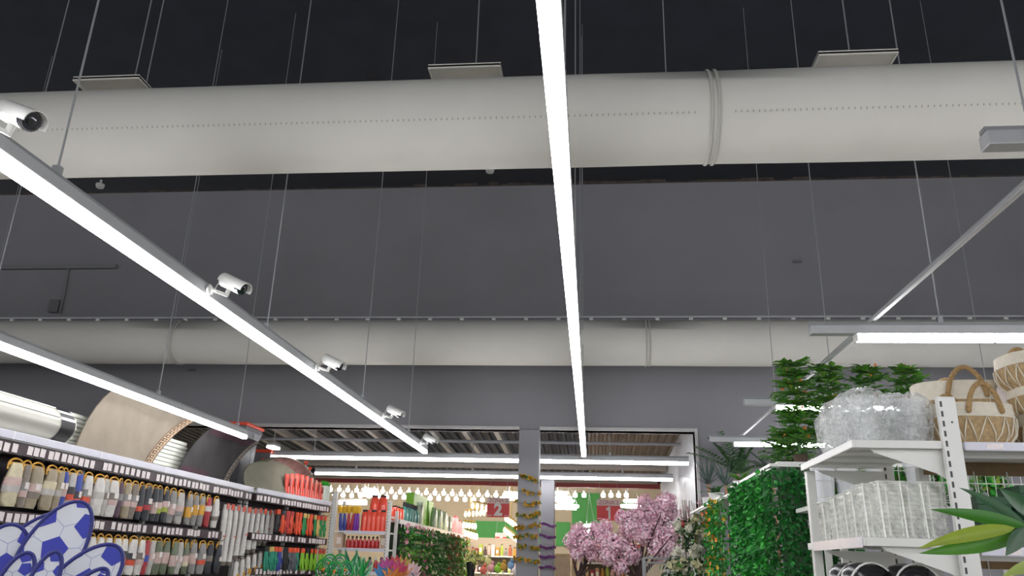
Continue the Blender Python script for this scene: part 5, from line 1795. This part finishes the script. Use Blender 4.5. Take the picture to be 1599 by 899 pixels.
for i, (px, py, Y, R) in enumerate(((507, 889, 8.6, 0.10), (515, 879, 8.8, 0.085), (531, 880, 8.7, 0.09), (524, 892, 8.5, 0.09), (541, 890, 8.6, 0.085))):
    pinwheel(f'green foil pinwheel, {ordw(i + 1)} of the cluster below the end rack', px, py, Y, R, i)
for i, (px, py) in enumerate(((548, 872), (553, 878), (558, 882), (563, 876), (566, 888))):
    p = at(px, py, Y=8.7)
    t = thing('green_windmill', f'green foil leaf on a stick, {ordw(i + 1)} from the left beside the pinwheels', 'pinwheel', (p.x, 8.7, 0), group='green foil leaves')
    MB().tube([(0, 0, 0), (0, 0, p.z - 0.08)], 0.005, 5).build('stick', STEM, t, local=True)
    for k in range(3):
        mb = MB()
        mb.leaf((0, 0, p.z - 0.14), (rv(-0.5, 0.7), -0.1, 1), (0, -1, 0.2), rv(0.2, 0.28), 0.06)
        mb.build('foil_blade', (PW[0], PW[1], mat('foil_pale', '#9fd6ac', 0.3, coat=0.5))[k], t, local=True)
FC = [('magenta', '#c85aa0'), ('coral', '#e2625f'), ('rose', '#d4537c'), ('peach', '#e8a06a'), ('yellow green', '#c9c766'), ('sky blue', '#4a8fc8'), ('blush white', '#ecc9cf'), ('blue', '#3f7fc0'), ('orange', '#e08a3c')]
for i, (px, py, k) in enumerate(((605, 880, 0), (613, 882, 0), (618, 875, 1), (624, 884, 2), (629, 888, 3), (633, 879, 4), (600, 890, 5), (645, 884, 6), (637, 890, 7), (615, 894, 8), (622, 896, 3), (641, 895, 6))):
    p = at(px, py, Y=8.9)
    nm, hx = FC[k]
    t = thing('foil_flower', f'{nm} foil flower on a stick, {ordw(i + 1)} in the colourful cluster', 'foil flower', (p.x, 8.9 + 0.03 * (i % 3), 0), group='colourful foil flowers')
    MB().tube([(0, 0, 0), (0, 0, p.z - 0.05)], 0.005, 5).build('stick', STEM, t, local=True)
    m_ = mat('foil_' + nm.replace(' ', '_'), hx, 0.35, var=0.08, coat=0.4)
    for q in range(5):
        a = -0.9 + 0.45 * q
        mb = MB()
        mb.leaf((0, -0.01 * (q % 2), p.z - 0.07), (math.sin(a), -0.25, math.cos(a)), (0, -1, 0.3), rv(0.13, 0.17), 0.065)
        mb.build('petal', m_, t, local=True)

# ================================================================ COLUMN GARLANDS
for k, py in enumerate((747, 768, 785, 804, 822, 838, 855, 874)):
    z = at(826, py, Y=WY - 0.05).z
    t = thing('column_garland', f'yellow flower garland round the grey column, {ordw(k + 1)} from the top', 'garland', ((C0 + C1) / 2, WY - 0.05, z), group='yellow garlands round the column')
    rd = random.Random(200 + k)
    path = []
    for q in range(13):
        u = q / 12
        path.append(Vector((C0 - 0.012 + (C1 - C0 + 0.024) * u, WY - 0.045, z + (0.05 - 0.09 * u if k == 0 else 0.012 * math.sin(u * 5 + k)))))
    path += [path[-1] + Vector((0.004, 0.08, 0.0)), path[-1] + Vector((0.004, 0.22, 0.0)), Vector((C0 - 0.016, WY + 0.22, z)), Vector((C0 - 0.016, WY + 0.02, z))]
    MB().tube(path, 0.0015, 5).build('vine', STEM, t)
    for q in range(13):
        if rd.random() < 0.35:
            continue
        c = path[q] + Vector((0, -0.008, rd.uniform(-0.012, 0.012)))
        mb = MB()
        for j in range(9):
            d = rdir(rd, 0.1)
            d.y = -abs(d.y)
            mb.leaf(c, d, rdir(rd), 0.036, 0.028, 1 if rd.random() < 0.25 else 0)
        mb.build('bloom', [mat('bloom_mustard', '#c79a2e', 0.6, var=0.15), OLIVES[1]], t)
D0, D1 = C0 + 0.1, at(865, 800, Y=11.0).x
for k, py in enumerate((818, 836, 853, 868, 884)):
    z = at(852, py, Y=10.97).z
    t = thing('column_garland', f'purple flower garland round the rear grey column, {ordw(k + 1)} from the top', 'garland', ((D0 + D1) / 2, 10.97, z), group='purple garlands round the rear column')
    rd = random.Random(300 + k)
    path = [Vector((D0 - 0.012 + (D1 - D0 + 0.03) * q / 12, 10.97, z + 0.012 * math.sin(q / 2 + k) - 0.02 * q / 12)) for q in range(13)] + [Vector((D1 + 0.02, 11.1, z)), Vector((D1 + 0.02, 11.33, z)), Vector((D0 - 0.02, 11.33, z)), Vector((D0 - 0.02, 11.0, z))]
    MB().tube(path, 0.005, 5).build('vine', mat('vine_plum', '#5a2f56', 0.6), t)
    for q in range(13):
        mb = MB()
        c = path[q] + Vector((0, -0.01, 0))
        for j in range(8):
            d = rdir(rd)
            d.y = -abs(d.y)
            mb.leaf(c, d, rdir(rd), 0.026, 0.02)
        mb.build('bloom', mat('bloom_purple', '#7d3f86', 0.6, var=0.2), t)

# ================================================================ CHERRY TREES
CHM = [mat('cherry_pale', '#fde6ef', 0.7, var=0.05), mat('cherry_pink', '#f8d0df', 0.7, var=0.06), mat('cherry_deep', '#e4aac2', 0.7, var=0.08)]
CHB = mat('cherry_bark', '#4a3636', 0.8, var=0.2)


def cherry(label, base, blobs, nper, seed):
    rd = random.Random(seed)
    t = thing('cherry_tree', label, 'tree', base, group='pink cherry blossom trees')
    b = Vector(base)
    top = b + Vector((0, 0, 1.55))
    tr = MB()
    tr.tube([b, b + Vector((0.02, 0, 0.8)), top], [0.05, 0.04, 0.03], 9)
    tr.build('trunk', CHB, t, smooth=True)
    br = MB()
    fl = MB()
    for (px, py, Y, r) in blobs:
        c = at(px, py, Y=Y)
        mid = top.lerp(c, 0.5) + Vector((rd.uniform(-0.05, 0.05), 0, -0.06))
        br.tube([top - Vector((0, 0, 0.1)), mid, c], [0.018, 0.011, 0.004], 6)
        for k in range(4):
            e = c + rdir(rd) * r * 0.9
            br.tube([c.lerp(mid, 0.3), e], [0.005, 0.002], 5)
        for k in range(int(nper * (r / 0.12) ** 2)):
            d = rdir(rd).normalized()
            p = c + d * r * rd.uniform(0.35, 1.05)
            n_ = d
            u = n_.orthogonal().normalized()
            v = n_.cross(u)
            m_ = rd.choice((0, 0, 1, 1, 1, 2))
            sz = rd.uniform(0.016, 0.026)
            a0 = rd.uniform(0, 2)
            for q in range(4):
                an = a0 + PI / 2 * q
                fl.leaf(p, u * math.cos(an) + v * math.sin(an) + n_ * 0.4, n_, sz, sz * 0.8, m_)
    br.build('branches', CHB, t, smooth=True)
    fl.build('blossoms', CHM, t, stuff=True)


cherry('large pink cherry blossom tree in front of the white side wall', (0.55, 10.35, 0),
       [(1040, 784, 9.9, 0.13), (1044, 800, 10.0, 0.12), (1022, 800, 10.4, 0.15), (1000, 805, 10.4, 0.15), (985, 825, 10.3, 0.15), (1008, 832, 10.2, 0.16), (1035, 832, 10.2, 0.16), (1046, 850, 10.0, 0.12), (1030, 858, 10.15, 0.15),
        (965, 850, 10.3, 0.15), (985, 865, 10.3, 0.13), (945, 845, 10.35, 0.14), (1008, 785, 10.45, 0.11), (975, 808, 10.4, 0.12), (950, 868, 10.3, 0.12), (970, 885, 10.3, 0.10), (1056, 828, 9.6, 0.08)], 420, 1)
cherry('smaller pink cherry blossom tree left of the larger one', (-0.18, 10.6, 0),
       [(905, 830, 10.6, 0.12), (893, 845, 10.6, 0.12), (917, 850, 10.5, 0.13), (930, 828, 10.55, 0.11), (903, 863, 10.5, 0.11), (946, 822, 10.6, 0.10), (925, 866, 10.5, 0.08)], 380, 2)
p = at(1085, 800, Y=8.6)
t = thing('pink_flower_bunch', 'bunch of pink flower stems above the white roses', 'flower bunch', (p.x, 8.5, 0))
mb, fl = MB(), MB()
rd = random.Random(5)
for k in range(12):
    q = Vector((rd.uniform(-0.13, 0.13), rd.uniform(-0.03, 0.03), 0))
    top = Vector((q.x * 1.3, q.y, rd.uniform(2.15, 2.32)))
    mb.tube([(q.x * 0.3, q.y, 0), (q.x, q.y, 1.8), top], 0.004, 4)
    for j in range(24):
        fl.leaf(top - Vector((0, 0, rd.uniform(0, 0.25))), rdir(rd, 0.3), rdir(rd), 0.035, 0.02, rd.randrange(2))
mb.build('stem_bundle', MATS['stem_brown'], t, local=True)
fl.build('blossoms', [CHM[1], CHM[2]], t, local=True, stuff=True)

# ================================================================ SIGNS
SRED = mat('sign_red', '#ea4446', 0.45, var=0.03)
SPINK = mat('sign_band', '#f3dcd8', 0.5)
SWHITE = mat('sign_white', '#f1e9e6', 0.5)
SDARK = mat('sign_text_red', '#c4747a', 0.5)


def text(body, size, loc, m_, parent, name='lettering', bold=0.0):
    cu = bpy.data.curves.new(name, 'FONT')
    cu.body = body
    cu.size = size
    cu.align_x = 'CENTER'
    cu.align_y = 'CENTER'
    cu.extrude = 0.002
    cu.offset = bold
    cu.materials.append(m_)
    tmp = bpy.data.objects.new(name + '_curve', cu)
    me = bpy.data.meshes.new_from_object(tmp)
    bpy.data.objects.remove(tmp)
    me.materials.clear()
    me.materials.append(m_)
    o = bpy.data.objects.new(name, me)
    COL.objects.link(o)
    o.parent = parent
    o.location = loc
    o.rotation_euler = (PI / 2, 0, 0)
    return o


def sign(label, xa, ya, xb, yb, Y, digit, top, ztop, small=False):
    a, b = at(xa, yb, Y=Y), at(xb, ya, Y=Y)
    cx, w, h = (a.x + b.x) / 2, b.x - a.x, b.z - a.z
    t = thing('zone_sign', label, 'sign', (cx, Y, a.z), group='red zone signs')
    bd = MB().box((-w / 2, -0.006, 0), (w / 2, 0.006, h * 0.70)).build('red_board', SRED, t, local=True, bevel=0.004)
    MB().box((-w / 2, -0.006, h * 0.70), (w / 2, 0.006, h)).build('pale_band', SPINK, t, local=True)
    if digit == '1':
        one = [(-0.04, -0.5), (0.13, -0.5), (0.13, 0.5), (0.0, 0.5), (-0.20, 0.34), (-0.20, 0.16), (-0.04, 0.24)]
        MB().prism([(x * h * 0.62, y * h * 0.62) for x, y in one], 0.003, Matrix.Translation((0, -0.006, h * 0.36)) @ Matrix.Rotation(PI / 2, 4, 'X')).build('numeral', SWHITE, t, local=True)
    else:
        text(digit, h * 0.84, (0.0, -0.008, h * 0.36), SWHITE, t, 'numeral', 0.010 * h / 0.25)
    text(top, h * 0.27, (0, -0.008, h * 0.845), SDARK, t, 'lettering', 0.0)
    for sx in (-0.38, 0.38):
        MB().box((sx * w - w * 0.10, -0.0072, h * 0.07), (sx * w + w * 0.10, -0.006, h * 0.105)).build('fine_print', SWHITE, t, local=True)
        MB().tube([(sx * w, 0, h), (sx * w, 0, ztop - a.z)], 0.003, 5).build('cord', STEEL, t, local=True)


sign('red and pink hanging sign with a white number two', 760, 777, 796, 807, 13.4, '2', 'ZONA 2', zc(13.4))
sign('red and pink hanging sign with a white number one, above pink blossoms', 932, 780, 969, 812, 13.4, '1', 'ZONA 2', zc(13.4))
sign('small far red sign with a white number six', 773, 832, 791, 851, 20.0, '6', 'ZONA', 4.2, True)

# ================================================================ HALL LAMPS
BULB = mat('lamp_white', '#ffffff', 0.5, emit=22, ecol='#fffaf2')
WARM = mat('lamp_warm', '#fff0d0', 0.5, emit=5, ecol='#ffdfa8')
bulb_me = MB().lathe([(0.015, 0.038), (0.036, 0.03), (0.042, 0.0), (0.036, -0.03), (0.02, -0.038)], 12).mesh('glowing_shade', BULB, smooth=True)
cap_me = MB().lathe([(0.018, 0.038), (0.018, 0.09)], 10).mesh('cap', WHITE_PLASTIC)
rows = [([(516 + 13.6 * k, 764.0 + 0.034 * 13.6 * k) for k in range(21)], 'upper'), ([(522 + 13.6 * k, 772.5 + 0.034 * 13.6 * k) for k in range(19)], 'lower')]
for lst, nm in rows:
    for k, (x, y) in enumerate(lst):
        p = at(x, y, Y=16.0 if nm == 'upper' else 15.4)
        t = thing('display_lamp', f'small glowing white display lamp, {ordw(k + 1)} from the left in the {nm} row, far hall', 'lamp', p, group=f'{nm} row of display lamps')
        inst('glowing_shade', bulb_me, t)
        inst('cap', cap_me, t)
        MB().tube([(0, 0, 0.09), (0, 0, 4.2 - p.z)], 0.004, 4).build('cord', STEEL, t, local=True)
for k, x in enumerate((898, 912, 942, 954, 966, 978)):
    p = at(x, 773, Y=15.4)
    t = thing('display_lamp', f'small glowing white display lamp, {ordw(k + 1)} in the row right of the column', 'lamp', p, group='right row of display lamps')
    inst('glowing_shade', bulb_me, t)
    inst('cap', cap_me, t)
    MB().tube([(0, 0, 0.09), (0, 0, 4.2 - p.z)], 0.004, 4).build('cord', STEEL, t, local=True)
# ring lamps
for i, (x, y, Y, R, lab) in enumerate(((800, 778, 17, 0.24, 'large glowing ring lamp left of the grey column'), (876, 777, 17, 0.20, 'glowing ring lamp right of the rear column, upper one'), (882, 790, 16.5, 0.26, 'glowing ring lamp right of the rear column, lower one'),
                                       (920, 829, 15.5, 0.12, 'glowing ring lamp behind the smaller cherry tree'), (985, 790, 16, 0.18, 'glowing ring lamp right of the number one sign'), (577, 772, 17, 0.22, 'glowing ring lamp among the small display lamps at left'))):
    p = at(x, y, Y=Y)
    t = thing('ring_lamp', lab, 'lamp', p, group='ring lamps in the far hall')
    for rr_, dz in ((R, 0.0), (R * 0.65, 0.10)):
        pts = [(rr_ * math.cos(2 * PI * q / 24), rr_ * math.sin(2 * PI * q / 24), dz) for q in range(25)]
        MB().tube(pts, 0.028, 7, caps=False).build('glowing_ring', BULB, t, local=True, smooth=True)
    for q in range(3):
        a = 2 * PI * q / 3
        MB().tube([(R * math.cos(a), R * math.sin(a), 0), (0, 0, 0.7)], 0.004, 4).build('cord', STEEL, t, local=True)
    MB().tube([(0, 0, 0.7), (0, 0, 4.2 - p.z)], 0.006, 4).build('stem', STEEL, t, local=True)
# low linear hall lamps, then unseen ceiling ones added to brighten the hall
for i, (xa, xb, y, Y) in enumerate(((530, 572, 784, 17.5), (868, 900, 792, 18.5), (640, 735, 700, 17.0), (480, 640, 700, 19.5), (700, 860, 700, 19.5), (860, 1000, 700, 17.0), (480, 640, 700, 15.5))):
    a, b = at(xa, y, Y=Y), at(xb, y, Y=Y)
    if i >= 2:
        a.z = b.z = 4.05
    t = thing('hall_lamp', ('bright straight lamp above the orange packs of the end rack', 'bright straight lamp right of the rear column', 'unseen ceiling lamp added to light the far hall, front middle', 'unseen ceiling lamp added to light the far hall, rear left', 'unseen ceiling lamp added to light the far hall, rear middle', 'unseen ceiling lamp added to light the far hall, front right', 'unseen ceiling lamp added to light the far hall, front left')[i], 'lamp', (a + b) / 2)
    MB().box((a.x, Y - 0.05, a.z - 0.04), (b.x, Y + 0.05, a.z + 0.04)).build('diffuser', BULB if i < 2 else mat('hall_fill', '#ffffff', 0.5, emit=60, ecol='#fff2e2'), t)
    MB().box((a.x, Y - 0.05, a.z + 0.04), (b.x, Y + 0.05, a.z + 0.08)).build('housing', ALU, t)
    for x in (a.x + 0.1, b.x - 0.1):
        MB().tube([(x, Y, a.z + 0.08), (x, Y, 4.2)], 0.004, 4).build('cord', STEEL, t)
# warm chandeliers
wb = MB().lathe([(0.010, -0.05), (0.026, -0.02), (0.028, 0.02), (0.014, 0.06)], 9).mesh('warm_bulb', WARM, smooth=True)
for i, (x0, y0, x1, y1, n_, Y, lab) in enumerate(((727, 803, 756, 801, 6, 16.5, 'row of warm bulbs below the small white lamps'), (724, 820, 742, 822, 5, 15.5, 'warm bulb chandelier beside the far end of the run'), (727, 833, 744, 838, 5, 15.0, 'lower warm bulb chandelier beside the far end of the run'),
                                                  (790, 810, 808, 823, 6, 16.0, 'slanted row of warm bulbs right of the number two sign'), (788, 828, 806, 842, 7, 16.5, 'slanted row of warm bulbs above the small number six sign'), (738, 790, 760, 794, 4, 15.0, 'warm bulb group left of the number two sign'))):
    a, b = at(x0, y0, Y=Y), at(x1, y1, Y=Y)
    c = (a + b) / 2
    t = thing('chandelier', lab, 'lamp', c, group='warm chandeliers in the far hall')
    for k in range(n_):
        p = a.lerp(b, k / (n_ - 1)) - c
        inst('warm_bulb', wb, t, None, p)
    MB().tube([a - c + Vector((0, 0, 0.09)), b - c + Vector((0, 0, 0.09))], 0.012, 6).build('bar', mat('brass', '#a58a4a', 0.35, 0.7), t, local=True)
    MB().tube([(0, 0, 0.09), (0, 0, 4.2 - c.z)], 0.006, 5).build('stem', MATS['brass'], t, local=True)

# ================================================================ HALL GOODS
random.seed(55)
BC = [('tan', '#b98f6a'), ('rust', '#a8583e'), ('cream', '#d6c39c'), ('dark', '#4a3a38'), ('crimson', '#9c2f3c'), ('grey', '#8f8a86'), ('amber', '#c9913f'), ('pale pink', '#dcb3aa'), ('lime', '#a4b54a'), ('white', '#ddd6cd')]


def goods_shelf(label, xa, xb, Y, z_levels, n_, gl, seed):
    rd = random.Random(seed)
    x0, x1 = at(xa, 880, Y=Y).x, at(xb, 880, Y=Y).x
    t = thing('goods_shelf', label, 'shelf', ((x0 + x1) / 2, Y, 0))
    for x in (x0, x1):
        MB().box((x - 0.025, Y - 0.02, 0), (x + 0.025, Y + 0.4, z_levels[-1] + 0.35)).build('post', WHITE_METAL, t)
    MB().box((x0, Y + 0.38, 0), (x1, Y + 0.4, z_levels[-1] + 0.4)).build('back_panel', mat('shelf_back', '#b0a493', 0.7), t)
    k = 0
    for z in z_levels:
        MB().box((x0, Y, z - 0.03), (x1, Y + 0.38, z)).build('shelf_board', WHITE_METAL, t)
        wd = (x1 - x0) / n_
        for i in range(n_):
            nm, hx = rd.choice(BC)
            h = rd.uniform(0.14, 0.25)
            cx = x0 + (i + 0.5) * wd
            k += 1
            m_ = mat('goods_' + nm.replace(' ', '_'), hx, 0.5, var=0.12, scale=20)
            b = thing('goods_pack', f'{nm} pack on {gl}, place {ordw(k)}' if False else f'{nm} pack, {ordw(k)} counting from the lowest board on {gl}', 'pack', (cx, Y + 0.12, z), group='packs on ' + gl)
            if rd.random() < 0.5:
                MB().box((-wd * 0.4, -0.08, 0), (wd * 0.4, 0.08, h)).build('carton', m_, b, local=True, bevel=0.006)
                MB().box((-wd * 0.25, -0.082, h * 0.3), (wd * 0.25, -0.08, h * 0.7)).build('label_panel', SWHITE, b, local=True)
            else:
                MB().lathe([(wd * 0.38, 0), (wd * 0.4, h * 0.7), (wd * 0.18, h * 0.88), (wd * 0.18, h)], 10).build('jar', m_, b, local=True, smooth=True)
                MB().lathe([(wd * 0.2, h), (wd * 0.2, h + 0.02)], 10).build('cap', BLACK, b, local=True)


goods_shelf('pale wall shelf of small goods far behind, left of the column', 726, 812, 19.0, (1.42, 1.78), 13, 'the far left shelf', 1)
goods_shelf('pale shelf of small goods behind the smaller cherry tree', 905, 1000, 15.0, (1.38, 1.68), 12, 'the shelf behind the cherry trees', 2)
MB_ = MB().box((at(902, 880, Y=15).x, 14.96, 1.93), (at(1002, 880, Y=15).x, 15.0, 2.0)).build('orange_header', mat('orange_header', '#d0694a', 0.5, var=0.1))
tag(MB_, 'orange red header strip above the goods behind the cherry trees', 'sign board')
o = MB().box((at(905, 880, Y=15).x, 15.0, 1.93), (at(1000, 880, Y=15).x, 15.36, 1.95)).build('header_shelf', WHITE_METAL, MB_)
wood = mat('pale_wood', '#c9ad84', 0.5, var=0.12, scale=6)
t = thing('wood_frame', 'pale wooden post frame left of the goods behind the trees', 'frame', (at(897, 880, Y=14.6).x, 14.6, 0))
xa_ = at(897, 880, Y=14.6).x
MB().box((xa_ - 0.05, 14.55, 0), (xa_ + 0.05, 14.65, 2.3)).build('post', wood, t)
MB().box((xa_ - 0.34, 14.56, 0), (xa_ - 0.07, 14.64, 1.75)).build('panel', mat('pale_panel', '#cdb79a', 0.6, var=0.08), t)
MB().box((xa_ - 0.34, 14.56, 1.75), (xa_ - 0.05, 14.64, 1.80)).build('rail', wood, t)
# metal display rack under the blossoms
pa, pb = at(1005, 880, Y=9.7), at(1046, 872, Y=9.7)
t = thing('wire_rack', 'grey wire rack under the large cherry tree', 'rack', ((pa.x + pb.x) / 2, 9.7, 0))
for x in (pa.x, pb.x):
    for y in (9.5, 9.8):
        MB().tube([(x, y, 0), (x, y, pb.z)], 0.012, 8).build('post', STEEL, t)
for z in (pb.z, pb.z - 0.05, 1.45):
    for y in (9.5, 9.8):
        MB().tube([(pa.x, y, z), (pb.x, y, z)], 0.010, 6).build('rail', STEEL, t)
for k in range(12):
    x = pa.x + (pb.x - pa.x) * (k + 0.5) / 12
    MB().tube([(x, 9.5, 1.45), (x, 9.5, pb.z - 0.05)], 0.004, 5).build('wire', STEEL, t)
# yellow-green flowers in a black vase
p = at(735, 899, Y=11.6)
t = thing('black_vase', 'slim black vase holding yellow green flowers', 'vase', (p.x, 11.6, 0))
zt = at(735, 877, Y=11.6).z
MB().lathe([(0.05, 0), (0.055, zt - 0.35), (0.05, zt - 0.15), (0.075, zt)], 16).build('vase_body', BLACK, t, local=True, smooth=True)
rd = random.Random(3)
t2 = thing('flower_bouquet', 'yellow green flower bouquet in the slim black vase', 'flowers', (p.x, 11.6, zt))
fl, st = MB(), MB()
for k in range(12):
    e = Vector((rd.uniform(-0.06, 0.26), rd.uniform(-0.06, 0.06), rd.uniform(-0.10, 0.13)))
    st.tube([(0, 0, -0.08), (e.x * 0.4, e.y, 0.10), e], 0.004, 4)
    for j in range(36):
        fl.leaf(e + rdir(rd) * 0.03, rdir(rd), rdir(rd), 0.045, 0.028, rd.randrange(2))
st.build('stems', STEM, t2, local=True)
fl.build('blossoms', [mat('bloom_acid', '#c8cf6a', 0.6, var=0.1), mat('bloom_pale_lime', '#dfe0a0', 0.6, var=0.1)], t2, local=True, stuff=True)
# small bright goods at the bottom before the column
for i, (x, y, nm, hx) in enumerate(((755, 890, 'coral', '#e0705c'), (767, 886, 'pink', '#e6a6a2'), (777, 888, 'lime', '#8fc43a'), (786, 884, 'mustard', '#c99a3a'), (798, 882, 'sky blue', '#7fa3c9'), (806, 892, 'white', '#e4dde0'), (849, 895, 'lavender', '#a898d6'), (762, 876, 'pale yellow', '#d9cf8c'))):
    p = at(x, y, Y=11.3)
    t = thing('toy_figure', f'small {nm} garden ornament low in the middle distance', 'ornament', (p.x, 11.3, 0), group='small garden ornaments')
    m_ = mat('orn_' + nm.replace(' ', '_'), hx, 0.5, var=0.1)
    MB().tube([(0, 0, 0), (0, 0, p.z - 0.04)], 0.006, 5).build('stick', WHITE_METAL, t, local=True)
    MB().ell((0, 0, p.z), (0.05, 0.03, 0.055), 10, 7).build('figure_body', m_, t, local=True, smooth=True)
    MB().ell((0.015, -0.01, p.z + 0.065), (0.025, 0.022, 0.025), 8, 6).build('figure_head', m_, t, local=True, smooth=True)

for o in bpy.data.objects:
    if '_o' in o:
        del o['_o']
